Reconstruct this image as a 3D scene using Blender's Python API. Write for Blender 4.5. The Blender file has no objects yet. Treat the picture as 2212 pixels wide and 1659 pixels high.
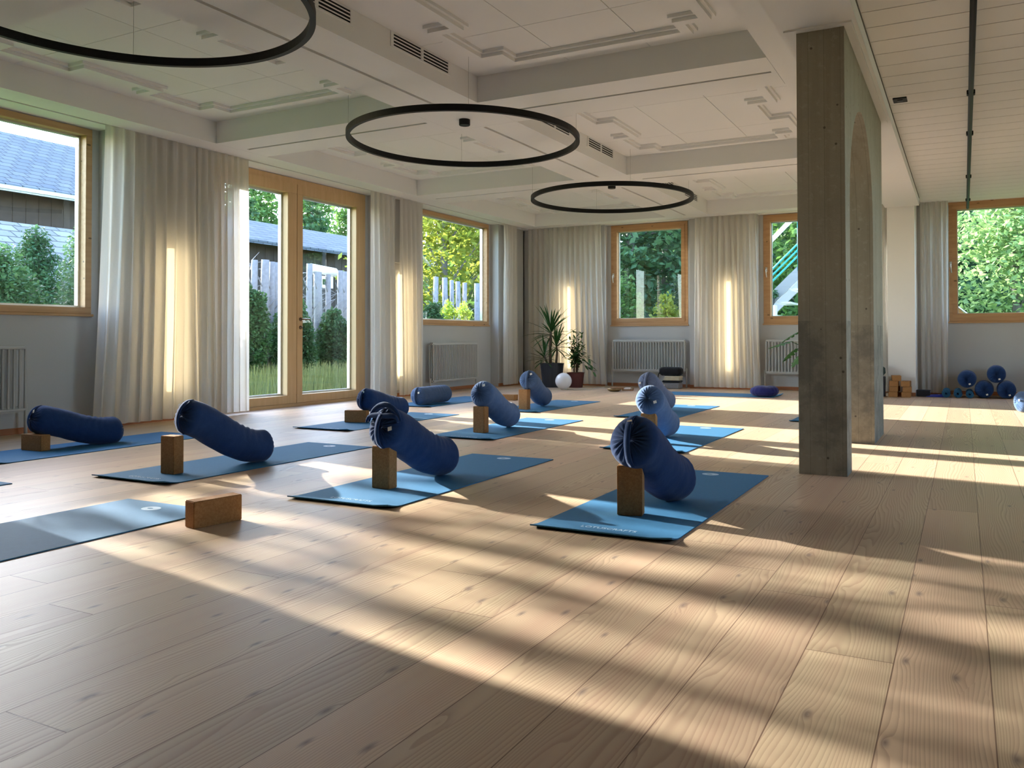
import bpy, bmesh, math, random
from mathutils import Vector, Matrix, noise as mnoise
PI = math.pi
R = math.radians
scn = bpy.context.scene
COL = scn.collection
random.seed(7)

# ------------------------------------------------------------------ helpers
class MB:
    """collects faces and links them as ONE mesh object"""
    def __init__(s): s.v = []; s.f = []; s.m = []; s.cm = 0
    def quad(s, a, b, c, d):
        n = len(s.v); s.v += [tuple(a), tuple(b), tuple(c), tuple(d)]; s.f.append((n, n+1, n+2, n+3)); s.m.append(s.cm)
    def tri(s, a, b, c):
        n = len(s.v); s.v += [tuple(a), tuple(b), tuple(c)]; s.f.append((n, n+1, n+2)); s.m.append(s.cm)
    def box(s, x0, x1, y0, y1, z0, z1, M=None):
        if x0 > x1: x0, x1 = x1, x0
        if y0 > y1: y0, y1 = y1, y0
        if z0 > z1: z0, z1 = z1, z0
        p = [(x0,y0,z0),(x1,y0,z0),(x1,y1,z0),(x0,y1,z0),(x0,y0,z1),(x1,y0,z1),(x1,y1,z1),(x0,y1,z1)]
        if M is not None: p = [tuple(M @ Vector(q)) for q in p]
        n = len(s.v); s.v += p
        for f in ((0,3,2,1),(4,5,6,7),(0,1,5,4),(1,2,6,5),(2,3,7,6),(3,0,4,7)):
            s.f.append(tuple(n+i for i in f)); s.m.append(s.cm)
        return s
    def prism(s, poly, axis, a0, a1):
        """poly: list of 2D points; extruded along axis (0,1,2)"""
        def P(u, v, w):
            return ((w,u,v),(u,w,v),(u,v,w))[axis]
        n = len(s.v); k = len(poly)
        s.v += [P(u,v,a0) for u,v in poly] + [P(u,v,a1) for u,v in poly]
        s.f.append(tuple(n+i for i in range(k))); s.f.append(tuple(n+k+i for i in reversed(range(k)))); s.m += [s.cm]*2
        for i in range(k):
            j = (i+1) % k; s.f.append((n+i, n+k+i, n+k+j, n+j)); s.m.append(s.cm)
        return s
    def tube(s, path, r, seg=10, cap=True, closed=False):
        pts = [Vector(p) for p in path]; rr = r if isinstance(r, (list, tuple)) else [r]*len(pts)
        n0 = len(s.v); N = len(pts); up = None
        for i, p in enumerate(pts):
            if closed: d = pts[(i+1) % N] - pts[i-1]
            else: d = pts[min(i+1, N-1)] - pts[max(i-1, 0)]
            d.normalize()
            if up is None:
                up = Vector((0,0,1)) if abs(d.z) < .9 else Vector((1,0,0))
            side = d.cross(up).normalized(); u2 = side.cross(d).normalized(); up = u2
            for k in range(seg):
                a = 2*PI*k/seg
                s.v.append(tuple(p + side*math.cos(a)*rr[i] + u2*math.sin(a)*rr[i]))
        rng = N if closed else N-1
        for i in range(rng):
            i2 = (i+1) % N
            for k in range(seg):
                k2 = (k+1) % seg
                s.f.append((n0+i*seg+k, n0+i*seg+k2, n0+i2*seg+k2, n0+i2*seg+k)); s.m.append(s.cm)
        if cap and not closed:
            s.f.append(tuple(n0+k for k in reversed(range(seg)))); s.f.append(tuple(n0+(N-1)*seg+k for k in range(seg))); s.m += [s.cm]*2
        return s
    def lathe(s, prof, c=(0,0,0), seg=32, M=None):
        """prof: [(r,z)...] revolved about z"""
        n0 = len(s.v); c = Vector(c)
        for r, z in prof:
            for k in range(seg):
                a = 2*PI*k/seg; p = Vector((r*math.cos(a), r*math.sin(a), z))
                if M is not None: p = M @ p
                s.v.append(tuple(c+p))
        for i in range(len(prof)-1):
            for k in range(seg):
                k2 = (k+1) % seg
                s.f.append((n0+i*seg+k, n0+i*seg+k2, n0+(i+1)*seg+k2, n0+(i+1)*seg+k)); s.m.append(s.cm)
        s.f.append(tuple(n0+k for k in reversed(range(seg)))); s.f.append(tuple(n0+(len(prof)-1)*seg+k for k in range(seg))); s.m += [s.cm]*2
        return s
    def build(s, name, mat, parent=None, smooth=False, bevel=0, loc=None, bseg=2):
        me = bpy.data.meshes.new(name); me.from_pydata(s.v, [], s.f)
        mats = mat if isinstance(mat, (list, tuple)) else [mat]
        for m in mats: me.materials.append(m)
        if len(mats) > 1: me.polygons.foreach_set('material_index', s.m)
        if bevel:
            bm = bmesh.new(); bm.from_mesh(me)
            bmesh.ops.bevel(bm, geom=list(bm.edges), offset=bevel, segments=bseg, affect='EDGES', clamp_overlap=True)
            bm.to_mesh(me); bm.free()
        if smooth: me.polygons.foreach_set('use_smooth', [True]*len(me.polygons))
        me.update()
        o = bpy.data.objects.new(name, me); COL.objects.link(o)
        if parent is not None:
            o.parent = parent
        if loc is not None: o.location = loc
        return o

def tag(o, label=None, cat=None, group=None, kind=None):
    if label: o['label'] = label
    if cat: o['category'] = cat
    if group: o['group'] = group
    if kind: o['kind'] = kind
    return o
def struct(o, label=None, cat=None):
    o['kind'] = 'structure'
    if label: o['label'] = label
    o['category'] = cat or o.name.split('_')[0].split('.')[0]
    return o
def empty(name, loc=(0,0,0), rz=0, label=None, cat=None, group=None):
    o = bpy.data.objects.new(name, None); o.empty_display_size = .1; COL.objects.link(o)
    o.location = loc; o.rotation_euler = (0,0,rz)
    return tag(o, label, cat, group)
def copy_tree(o, parent=None):
    c = o.copy(); COL.objects.link(c)
    if parent is not None: c.parent = parent
    for ch in [x for x in bpy.data.objects if x.parent == o]: copy_tree(ch, c)
    return c

# ------------------------------------------------------------------ materials
class NT:
    def __init__(s, name):
        s.mat = bpy.data.materials.new(name); s.mat.use_nodes = True; s.t = s.mat.node_tree; s.t.nodes.clear()
        s.out = s.t.nodes.new('ShaderNodeOutputMaterial')
    def n(s, typ, **kw):
        nd = s.t.nodes.new('ShaderNode'+typ)
        ins = kw.pop('ins', {})
        for k, v in kw.items(): setattr(nd, k, v)
        for k, v in ins.items(): s.set(nd.inputs[k], v)
        return nd
    def set(s, sock, v):
        if isinstance(v, bpy.types.NodeSocket): s.t.links.new(v, sock)
        elif isinstance(v, bpy.types.Node): s.t.links.new(v.outputs[0], sock)
        else:
            if isinstance(v, (tuple, list)) and sock.type == 'RGBA' and len(v) == 3: v = (*v, 1)
            sock.default_value = v
    def math(s, op, a, b=None, c=None, clamp=False):
        nd = s.n('Math', operation=op, use_clamp=clamp); s.set(nd.inputs[0], a)
        if b is not None: s.set(nd.inputs[1], b)
        if c is not None: s.set(nd.inputs[2], c)
        return nd.outputs[0]
    def mix(s, f, a, b, blend='MIX'):
        nd = s.n('Mix', data_type='RGBA', blend_type=blend, clamp_factor=True)
        s.set(nd.inputs[0], f); s.set(nd.inputs[6], a); s.set(nd.inputs[7], b); return nd.outputs[2]
    def ramp(s, f, stops, interp='LINEAR'):
        nd = s.n('ValToRGB'); s.set(nd.inputs[0], f); e = nd.color_ramp.elements; nd.color_ramp.interpolation = interp
        while len(e) < len(stops): e.new(.5)
        for i, (p, c) in enumerate(stops):
            e[i].position = p; e[i].color = (*c, 1) if len(c) == 3 else c
        return nd.outputs[0]
    def noise(s, vec, scale, detail=3, rough=.5, dist=0):
        nd = s.n('TexNoise', ins={'Scale': scale, 'Detail': detail, 'Roughness': rough, 'Distortion': dist})
        if vec is not None: s.set(nd.inputs['Vector'], vec)
        return nd.outputs['Fac']
    def pos(s): return s.n('NewGeometry').outputs['Position']
    def obj(s): return s.n('TexCoord').outputs['Object']
    def sxyz(s, v):
        nd = s.n('SeparateXYZ'); s.set(nd.inputs[0], v); return nd.outputs
    def cxyz(s, x, y, z):
        nd = s.n('CombineXYZ'); s.set(nd.inputs[0], x); s.set(nd.inputs[1], y); s.set(nd.inputs[2], z); return nd.outputs[0]
    def scale(s, v, sc):
        nd = s.n('Mapping'); s.set(nd.inputs['Vector'], v); nd.inputs['Scale'].default_value = sc; return nd.outputs[0]
    def bump(s, h, st=.2, dist=.01):
        return s.n('Bump', ins={'Strength': st, 'Distance': dist, 'Height': h}).outputs[0]
    def pbr(s, color, rough=.6, spec=.4, metal=0, normal=None, **kw):
        b = s.n('BsdfPrincipled'); s.set(b.inputs['Base Color'], color); s.set(b.inputs['Roughness'], rough)
        s.set(b.inputs['Specular IOR Level'], spec); s.set(b.inputs['Metallic'], metal)
        if normal is not None: s.set(b.inputs['Normal'], normal)
        for k, v in kw.items(): s.set(b.inputs[k.replace('_', ' ')], v)
        s.t.links.new(b.outputs[0], s.out.inputs[0]); return b

def simple(name, col, rough=.6, spec=.4, metal=0, nscale=0, namt=.12, bump=0, bscale=200, **kw):
    m = NT(name); c = col
    if nscale:
        f = m.noise(m.obj(), nscale, 4)
        c = m.mix(f, tuple(x*(1-namt) for x in col), tuple(min(1, x*(1+namt)) for x in col))
    nrm = m.bump(m.noise(m.obj(), bscale, 3), bump, .004) if bump else None
    m.pbr(c, rough, spec, metal, nrm, **kw)
    return m.mat

def mat_plaster(name, col, amt=.05, bs=60):
    m = NT(name); p = m.pos()
    c = m.mix(m.noise(p, 1.3, 5), tuple(x*(1-amt) for x in col), tuple(min(1, x*(1+amt)) for x in col))
    m.pbr(c, .85, .2, 0, m.bump(m.noise(p, bs, 4, .6), .12, .004)); return m.mat

def mat_floor():
    m = NT('larch_floor'); P = m.sxyz(m.pos()); W = .222
    u = m.math('DIVIDE', m.math('SUBTRACT', P[0], .052), W)
    i = m.math('FLOOR', u); fx = m.math('FRACT', u); xl = m.math('MULTIPLY', m.math('SUBTRACT', fx, .5), W)
    wn1 = m.n('TexWhiteNoise', noise_dimensions='1D'); m.set(wn1.inputs['W'], i)
    yy = m.math('DIVIDE', m.math('ADD', P[1], m.math('MULTIPLY', wn1.outputs['Value'], 11.0)), 3.1)
    j = m.math('FLOOR', yy); fy = m.math('FRACT', yy)
    wn = m.n('TexWhiteNoise', noise_dimensions='2D'); m.set(wn.inputs['Vector'], m.cxyz(i, j, 0.0))
    rnd = m.sxyz(wn.outputs['Color']); r1, r2, r3 = rnd[0], rnd[1], rnd[2]
    seed = m.math('MULTIPLY', r1, 60.0)
    # knots (stretched cells) warp the grain around them
    kv = m.cxyz(m.math('ADD', m.math('MULTIPLY', xl, 9.0), seed), m.math('MULTIPLY', P[1], 3.3), seed)
    vo = m.n('TexVoronoi', feature='F1', voronoi_dimensions='2D', ins={'Scale': 1.0, 'Randomness': 1.0}); m.set(vo.inputs['Vector'], kv)
    kd = vo.outputs['Distance']
    krnd = m.sxyz(vo.outputs['Color'])[0]
    bulge = m.math('MULTIPLY', m.math('POWER', 2.718, m.math('MULTIPLY', kd, -7.0)), m.math('MULTIPLY', m.math('SUBTRACT', krnd, .25), 1.1))
    g = m.cxyz(m.math('MULTIPLY', xl, 5.5), m.math('ADD', m.math('MULTIPLY', P[1], .62), m.math('MULTIPLY', r2, 40.0)), seed)
    nz = m.noise(g, 1.0, 2, .45)
    fine = m.noise(m.cxyz(m.math('MULTIPLY', xl, 40.0), m.math('MULTIPLY', P[1], 2.0), seed), 1.0, 3, .6)
    field = m.math('ADD', m.math('ADD', m.math('MULTIPLY', nz, 19.0), m.math('MULTIPLY', bulge, 3.2)), m.math('MULTIPLY', xl, m.math('ADD', 55.0, m.math('MULTIPLY', r3, 65.0))))
    field = m.math('ADD', field, m.math('MULTIPLY', fine, .35))
    ph = m.math('FRACT', field)
    late = m.math('POWER', ph, 2.2)                     # slow early wood, sharp late wood edge
    late = m.math('MULTIPLY', late, m.math('SUBTRACT', 1.0, m.math('POWER', ph, 24.0)))
    ca = m.mix(r2, (.60, .470, .310), (.56, .405, .280))
    cb = m.mix(r2, (.33, .215, .140), (.31, .195, .135))
    streak = m.noise(m.cxyz(m.math('MULTIPLY', xl, 14.0), m.math('MULTIPLY', P[1], .35), seed), 1.0, 3, .6)
    base = m.mix(m.math('MULTIPLY', late, .72), ca, cb)
    base = m.mix(m.math('MULTIPLY', m.math('SUBTRACT', streak, .42, clamp=True), 1.5, clamp=True), base, (.46, .28, .20))
    tone = m.math('ADD', .86, m.math('MULTIPLY', r3, .26))
    tn = m.n('Mix', data_type='RGBA', blend_type='MULTIPLY'); m.set(tn.inputs[0], 1.0); m.set(tn.inputs[6], base)
    m.set(tn.inputs[7], m.cxyz(tone, tone, tone)); base = tn.outputs[2]
    kmask = m.math('SUBTRACT', 1.0, m.math('SMOOTH_MIN', m.math('DIVIDE', kd, m.math('ADD', .03, m.math('MULTIPLY', krnd, .10))), 1.0, .3), clamp=True)
    kmask = m.math('MULTIPLY', kmask, m.math('GREATER_THAN', krnd, .66))
    base = m.mix(m.math('MULTIPLY', kmask, .85, clamp=True), base, (.17, .125, .115))
    # gaps
    ex = m.math('MINIMUM', fx, m.math('SUBTRACT', 1.0, fx)); ey = m.math('MINIMUM', fy, m.math('SUBTRACT', 1.0, fy))
    gx = m.math('LESS_THAN', ex, .0068); gy = m.math('LESS_THAN', ey, .0005)
    gap = m.math('MAXIMUM', gx, gy)
    base = m.mix(m.math('MULTIPLY', gap, .80), base, (.13, .06, .04))
    h = m.math('SUBTRACT', m.math('MULTIPLY', late, -.12), gap)
    rough = m.math('ADD', .42, m.math('MULTIPLY', late, .10))
    m.pbr(base, rough, .30, 0, m.bump(h, .25, .0015)); return m.mat

def mat_wood(name, a, b, axis=2, sc=1.0, rough=.5, knots=True):
    """straight grained timber, grain along axis"""
    m = NT(name); P = m.sxyz(m.pos()); k = [22*sc]*3; k[axis] = 1.2*sc
    v = m.cxyz(m.math('MULTIPLY', P[0], k[0]), m.math('MULTIPLY', P[1], k[1]), m.math('MULTIPLY', P[2], k[2]))
    n1 = m.noise(v, 1.0, 4, .6, .4)
    c = m.mix(m.ramp(n1, [(.3, (0,0,0)), (.7, (1,1,1))]), a, b)
    if knots:
        k2 = [9*sc]*3; k2[axis] = 4*sc
        v2 = m.cxyz(m.math('MULTIPLY', P[0], k2[0]), m.math('MULTIPLY', P[1], k2[1]), m.math('MULTIPLY', P[2], k2[2]))
        vo = m.n('TexVoronoi', ins={'Scale': 1.0}); m.set(vo.inputs['Vector'], v2)
        km = m.math('LESS_THAN', vo.outputs['Distance'], .09)
        c = m.mix(m.math('MULTIPLY', km, .8), c, tuple(x*.25 for x in a))
    m.pbr(c, rough, .35, 0, m.bump(n1, .08, .002)); return m.mat

def mat_cork():
    m = NT('cork'); o = m.obj()
    vo = m.n('TexVoronoi', ins={'Scale': 260.0}); m.set(vo.inputs['Vector'], o)
    n = m.noise(o, 90, 4, .7)
    c = m.mix(m.ramp(n, [(.35, (0,0,0)), (.7, (1,1,1))]), (.29, .135, .045), (.41, .21, .078))
    c = m.mix(m.math('MULTIPLY', m.math('LESS_THAN', vo.outputs['Distance'], .20), .30), c, (.22, .09, .03))
    m.pbr(c, .8, .25, 0, m.bump(n, .25, .002)); return m.mat

def mat_fabric(name, col, scale=1400, dark=.75, sheen=.15, rough=.9):
    m = NT(name); o = m.obj()
    n = m.noise(o, 35, 4, .6); w = m.noise(o, scale, 2)
    c = m.mix(n, tuple(x*dark for x in col), tuple(min(1, x*1.15) for x in col))
    m.pbr(c, rough, .15, 0, m.bump(m.math('ADD', m.math('MULTIPLY', m.noise(o, 28, 3, .55), 1.0), m.math('MULTIPLY', w, .1)), .35, .006), Sheen_Weight=sheen)
    return m.mat

def mat_curtain():
    m = NT('sheer_linen'); p = m.pos()
    S = m.sxyz(p)
    weave = m.noise(m.cxyz(m.math('MULTIPLY', S[0], 260.0), m.math('MULTIPLY', S[1], 260.0), m.math('MULTIPLY', S[2], 240.0)), 1.0, 2)
    c = m.mix(weave, (.74, .71, .66), (.86, .84, .80))
    d = m.n('BsdfDiffuse'); m.set(d.inputs[0], c)
    t = m.n('BsdfTranslucent'); m.set(t.inputs[0], c)
    tr = m.n('BsdfTransparent'); m.set(tr.inputs[0], (1, .98, .95))
    a = m.n('MixShader'); m.set(a.inputs[0], .45); m.set(a.inputs[1], d.outputs[0]); m.set(a.inputs[2], t.outputs[0])
    b = m.n('MixShader'); m.set(b.inputs[0], .10); m.set(b.inputs[1], a.outputs[0]); m.set(b.inputs[2], tr.outputs[0])
    m.t.links.new(b.outputs[0], m.out.inputs[0]); return m.mat

def mat_glass():
    m = NT('window_glass')
    fr = m.n('LayerWeight', ins={'Blend': .12})
    g = m.n('BsdfGlossy', ins={'Roughness': .0}); m.set(g.inputs[0], (1,1,1))
    t = m.n('BsdfTransparent'); m.set(t.inputs[0], (.93, .96, .95))
    a = m.n('MixShader'); m.set(a.inputs[0], m.math('ADD', .05, m.math('MULTIPLY', fr.outputs['Fresnel'], .85))); m.set(a.inputs[1], t.outputs[0]); m.set(a.inputs[2], g.outputs[0])
    m.t.links.new(a.outputs[0], m.out.inputs[0]); return m.mat

def mat_leaf(name, a, b, trans=.35, sc=1.2):
    m = NT(name); p = m.pos()
    n = m.noise(p, sc, 3, .6); n2 = m.noise(p, 14, 2)
    c = m.mix(m.ramp(m.math('ADD', m.math('MULTIPLY', n, .6), m.math('MULTIPLY', n2, .4)), [(.36, (0,0,0)), (.64, (1,1,1))]), a, b)
    d = m.n('BsdfPrincipled', ins={'Roughness': .55, 'Specular IOR Level': .25}); m.set(d.inputs['Base Color'], c)
    t = m.n('BsdfTranslucent'); m.set(t.inputs[0], m.mix(.5, c, (b[0]*1.3, b[1]*1.3, b[2]*.8)))
    x = m.n('MixShader'); m.set(x.inputs[0], trans); m.set(x.inputs[1], d.outputs[0]); m.set(x.inputs[2], t.outputs[0])
    m.t.links.new(x.outputs[0], m.out.inputs[0]); return m.mat

def mat_concrete():
    m = NT('board_marked_concrete'); p = m.pos(); S = m.sxyz(p)
    big = m.noise(p, 1.6, 5, .65); fine = m.noise(p, 22, 4, .7)
    v = m.noise(m.cxyz(m.math('MULTIPLY', S[0], 16.0), m.math('MULTIPLY', S[1], 9.0), m.math('MULTIPLY', S[2], .5)), 1.0, 3, .6)
    c = m.mix(big, (.24, .22, .17), (.37, .345, .275))
    c = m.mix(m.math('MULTIPLY', m.ramp(v, [(.5, (0,0,0)), (.75, (1,1,1))]), .35), c, (.15, .13, .095))
    c = m.mix(m.math('MULTIPLY', m.ramp(fine, [(.55, (0,0,0)), (.75, (1,1,1))]), .5), c, (.46, .43, .36))
    # board joints
    jx = m.math('FRACT', m.math('MULTIPLY', m.math('ADD', S[0], m.math('MULTIPLY', S[1], .0)), 10.5))
    jl = m.math('LESS_THAN', jx, .035)
    c = m.mix(m.math('MULTIPLY', jl, .35), c, (.08, .07, .05))
    # darker noise patches, lower part
    st = m.math('MULTIPLY', m.math('LESS_THAN', S[2], .95), m.ramp(m.noise(p, 4.5, 5, .7), [(.42, (0,0,0)), (.58, (1,1,1))]))
    c = m.mix(m.math('MULTIPLY', st, .45), c, (.085, .085, .08))
    vo = m.n('TexVoronoi', ins={'Scale': 9.0}); m.set(vo.inputs['Vector'], p)
    c = m.mix(m.math('MULTIPLY', m.math('LESS_THAN', vo.outputs['Distance'], .07), .7), c, (.04, .035, .03))
    m.pbr(c, .88, .25, 0, m.bump(m.math('ADD', fine, m.math('MULTIPLY', v, .6)), .45, .006)); return m.mat

def mat_concrete_rough():
    m = NT('rough_cast_concrete'); p = m.pos(); S = m.sxyz(p)
    f = m.noise(p, 60, 5, .8); big = m.noise(p, 3.5, 4, .6)
    c = m.mix(big, (.44, .39, .29), (.58, .53, .42))
    up = m.math('GREATER_THAN', m.math('ADD', S[2], m.math('MULTIPLY', big, .3)), 1.66)
    c2 = m.mix(f, (.20, .155, .095), (.46, .39, .27))
    c = m.mix(up, c, c2)
    # hairline cracks
    vo = m.n('TexVoronoi', feature='DISTANCE_TO_EDGE', ins={'Scale': 2.6, 'Randomness': 1.0}); m.set(vo.inputs['Vector'], m.n('VectorMath', operation='ADD').outputs[0])
    vm = m.t.nodes[-1]
    c = m.mix(m.math('MULTIPLY', m.math('LESS_THAN', m.noise(m.scale(p, (1, 1, 1)), 8, 2), .30), .35), c, (.22, .15, .09))
    m.pbr(c, .9, .2, 0, m.bump(f, m.math('ADD', .15, m.math('MULTIPLY', up, .6)), .012)); return m.mat

def mat_shingle(name, a, b, ux=4.0, uz=6.0):
    m = NT(name); p = m.obj()
    br = m.n('TexBrick', ins={'Scale': 1.0, 'Mortar Size': .02, 'Brick Width': .50, 'Row Height': .30, 'Color1': (*a,1), 'Color2': (*b,1), 'Mortar': (a[0]*.22, a[1]*.22, a[2]*.22, 1)})
    m.set(br.inputs['Vector'], m.cxyz(m.sxyz(p)[1], m.math('MULTIPLY', m.sxyz(p)[2], 1.6), 0.0))
    c = m.mix(m.math('MULTIPLY', m.noise(p, 2.5, 5, .7), .35), br.outputs['Color'], b)
    vo = m.n('TexVoronoi', ins={'Scale': 5.0}); m.set(vo.inputs['Vector'], p)
    c = m.mix(m.math('MULTIPLY', m.math('LESS_THAN', vo.outputs['Distance'], .16), .75), c, (.05, .055, .065))
    m.pbr(c, .85, .2, 0, m.bump(br.outputs['Fac'], .5, .03)); return m.mat

def emit(name, col, st):
    m = NT(name); e = m.n('Emission', ins={'Strength': st}); m.set(e.inputs[0], col)
    m.t.links.new(e.outputs[0], m.out.inputs[0]); return m.mat

M = {}
M['floor'] = mat_floor()
M['wall'] = mat_plaster('grey_plaster', (.50, .50, .495))
M['white'] = mat_plaster('white_ceiling_paint', (.80, .80, .785), .02, 90)
M['darkwall'] = mat_plaster('dark_timber_wall', (.10, .085, .07))  # dark tone for the unseen near wall, added to dim the beam fronts
M['ext'] = mat_plaster('exterior_render', (.80, .80, .78))
M['plank'] = simple('painted_board', (.79, .77, .74), .55, .3)
M['groove'] = simple('groove_shadow_gap', (.16, .15, .135), .9, .1)
M['pine_z'] = mat_wood('pine_upright', (.47, .275, .125), (.58, .365, .19), 2)
M['pine_y'] = mat_wood('pine_along_y', (.47, .275, .125), (.58, .365, .19), 1)
M['pine_x'] = mat_wood('pine_along_x', (.45, .25, .11), (.57, .345, .17), 0)
M['oak_z'] = mat_wood('door_timber_upright', (.57, .375, .185), (.65, .44, .235), 2, knots=False)
M['oak_y'] = mat_wood('door_timber_along', (.57, .375, .185), (.65, .44, .235), 1, knots=False)
M['skirt_y'] = mat_wood('skirting_y', (.36, .13, .055), (.44, .18, .08), 1, knots=False)
M['skirt_x'] = mat_wood('skirting_x', (.36, .13, .055), (.44, .18, .08), 0, knots=False)
M['cork'] = mat_cork()
M['bolster'] = mat_fabric('blue_cotton', (.015, .045, .138))
M['bolster_light'] = mat_fabric('lighter_blue_cotton', (.075, .135, .265))  # lighter tone of the bolster blue
M['bolster_grey'] = mat_fabric('grey_blue_cotton', (.125, .165, .270))
M['navy'] = mat_fabric('navy_cotton', (.018, .022, .130))
M['mat'] = simple('blue_yoga_mat', (.036, .158, .315), .7, .2, nscale=40, namt=.08, bump=.15, bscale=500)
M['mat_print'] = simple('pale_blue_print', (.42, .58, .74), .6)
M['label'] = simple('white_label', (.75, .74, .68), .6)
M['black'] = simple('black_metal', (.006, .006, .0065), .5, .2)
M['brass'] = simple('dark_bronze', (.20, .13, .08), .35, .5, .9)
M['chrome'] = simple('pale_metal', (.70, .69, .66), .3, .5, .6)
M['rad'] = simple('radiator_enamel', (.47, .465, .445), .4, .4)
M['glass'] = mat_glass()
M['curtain'] = mat_curtain()
M['concrete'] = mat_concrete()
M['glow'] = emit('warm_wall_light', (1.0, .79, .45), 8.5)
M['pot'] = simple('anthracite_pot', (.022, .026, .036), .5)
M['redpot'] = simple('dark_red_pot', (.085, .018, .014), .5)
M['soil'] = simple('soil', (.04, .028, .02), .95, nscale=60)
M['sphere'] = simple('opal_glass', (.78, .80, .84), .25, .5, Transmission_Weight=.0)
M['leaf_dark'] = mat_leaf('dark_leaves', (.012, .045, .012), (.04, .11, .03), .2)
M['leaf_mid'] = mat_leaf('mid_leaves', (.02, .07, .02), (.07, .17, .05), .25)
M['stem'] = simple('stem_bark', (.10, .075, .05), .9, nscale=30)
M['brasswood'] = simple('bronze_bowl', (.28, .19, .09), .35, .5, .7)
M['woodlog'] = mat_wood('warm_wood', (.30, .14, .06), (.42, .22, .10), 0, knots=False)
M['cream'] = mat_fabric('cream_blanket', (.62, .54, .38))
M['blackcloth'] = mat_fabric('black_cloth', (.012, .012, .014))
M['greycloth'] = mat_fabric('grey_cloth', (.24, .23, .23))
M['royal'] = mat_fabric('royal_blue_cloth', (.01, .02, .32))
M['darkgreen'] = simple('dark_green', (.012, .04, .028), .6)
M['porcelain'] = simple('porcelain', (.75, .68, .62), .3)

# ------------------------------------------------------------------ camera
F_PX, CX, CY = 1745.835, 1206.654, 704.638
YAW, PITCH, ROLL, CAMH = R(-26.6366), R(.91597), R(-.11548), .84
fw = Vector((math.sin(YAW)*math.cos(PITCH), math.cos(YAW)*math.cos(PITCH), math.sin(PITCH)))
rt = Vector((math.cos(YAW), -math.sin(YAW), 0)); up = rt.cross(fw)
rt2 = rt*math.cos(ROLL) + up*math.sin(ROLL); up2 = -rt*math.sin(ROLL) + up*math.cos(ROLL)
cam = bpy.data.cameras.new('camera'); co = bpy.data.objects.new('camera', cam); COL.objects.link(co)
cam.sensor_fit = 'HORIZONTAL'; cam.sensor_width = 36; cam.lens = F_PX/2212*36
cam.shift_x = (1106-CX)/2212; cam.shift_y = (CY-829.5)/2212; cam.clip_start = .05; cam.clip_end = 500
co.matrix_world = Matrix(((rt2.x, up2.x, -fw.x, 0), (rt2.y, up2.y, -fw.y, 0), (rt2.z, up2.z, -fw.z, CAMH), (0,0,0,1)))
scn.camera = co

# ------------------------------------------------------------------ light
SUN_AZ, SUN_EL = R(-10.0), R(17.6)          # direction the light travels (from +x), height of the sun
L = bpy.data.lights.new('sun', 'SUN'); L.energy = 26.0; L.angle = R(.55); L.color = (1.0, .945, .87)
lo = bpy.data.objects.new('sun', L); COL.objects.link(lo)
d = Vector((math.cos(SUN_AZ)*math.cos(SUN_EL), math.sin(SUN_AZ)*math.cos(SUN_EL), -math.sin(SUN_EL)))
lo.rotation_euler = d.to_track_quat('-Z', 'Y').to_euler()
w = bpy.data.worlds.new('sky'); scn.world = w; w.use_nodes = True; wt = w.node_tree; wt.nodes.clear()
sky = wt.nodes.new('ShaderNodeTexSky'); sky.sky_type = 'NISHITA'; sky.sun_disc = False; sky.sun_elevation = R(24)
sky.sun_rotation = math.atan2(-d.x, -d.y); sky.air_density = 1.0; sky.dust_density = 1.6; sky.altitude = 800
bg = wt.nodes.new('ShaderNodeBackground'); bg.inputs[1].default_value = 2.0
wo = wt.nodes.new('ShaderNodeOutputWorld'); wt.links.new(sky.outputs[0], bg.inputs[0]); wt.links.new(bg.outputs[0], wo.inputs[0])
scn.view_settings.view_transform = 'Standard'; scn.view_settings.look = 'None'
scn.view_settings.exposure = 0.28; scn.view_settings.gamma = 1; scn.view_settings.use_curve_mapping = False
scn.cycles.use_denoising = True; scn.cycles.max_bounces = 12; scn.cycles.diffuse_bounces = 7; scn.cycles.transparent_max_bounces = 12
scn.cycles.sample_clamp_indirect = 8.0; scn.cycles.caustics_reflective = False; scn.cycles.caustics_refractive = False

# ------------------------------------------------------------------ room shell
XL, YB = -7.585, 13.49        # inner planes of the window walls
XR, YN = 5.0, -5.0            # far right wall, wall behind the camera
ZS, ZB, ZT, ZSILL, ZHEAD = 2.895, 2.765, 3.12, 1.089, 2.888

fl = MB().box(XL-.10, XR, YN, YB+.10, -.12, 0).build('floor', M['floor']); struct(fl, 'pale larch plank floor with knots running away from the camera')

def wall_with_openings(name, axis, p0, p1, a0, a1, holes, mat, z1=3.3):
    """slab between planes p0..p1; axis 0 = plane x, 1 = plane y; a0..a1 along the wall; holes (a,b,z0,z1)"""
    mb = MB()
    def bx(a, b, z0, z1):
        if b-a < 1e-4 or z1-z0 < 1e-4: return
        if axis == 0: mb.box(p0, p1, a, b, z0, z1)
        else: mb.box(a, b, p0, p1, z0, z1)
    cur = a0
    for (a, b, z0, zz1) in sorted(holes):
        bx(cur, a, -.12, z1); bx(a, b, -.12, z0); bx(a, b, zz1, z1); cur = b
    bx(cur, a1, -.12, z1)
    return mb.build(name, mat)
W1 = (2.80, 4.981); DOOR = (6.345, 9.0); W2 = (10.20, 12.33); W0 = (-.75, 1.40)
W3 = (-5.70, -4.257); W4 = (-2.965, -1.52); W5 = (-.20, 1.90); W6 = (2.7, 4.2)
wl = wall_with_openings('wall_left', 0, XL-.18, XL, YN, YB+.18, [(W1[0], W1[1], ZSILL, ZHEAD), (DOOR[0], DOOR[1], 0, ZHEAD), (W2[0], W2[1], ZSILL, ZHEAD)], M['wall'])
struct(wl, 'light grey plaster wall on the left with windows and a double glass door')
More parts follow.
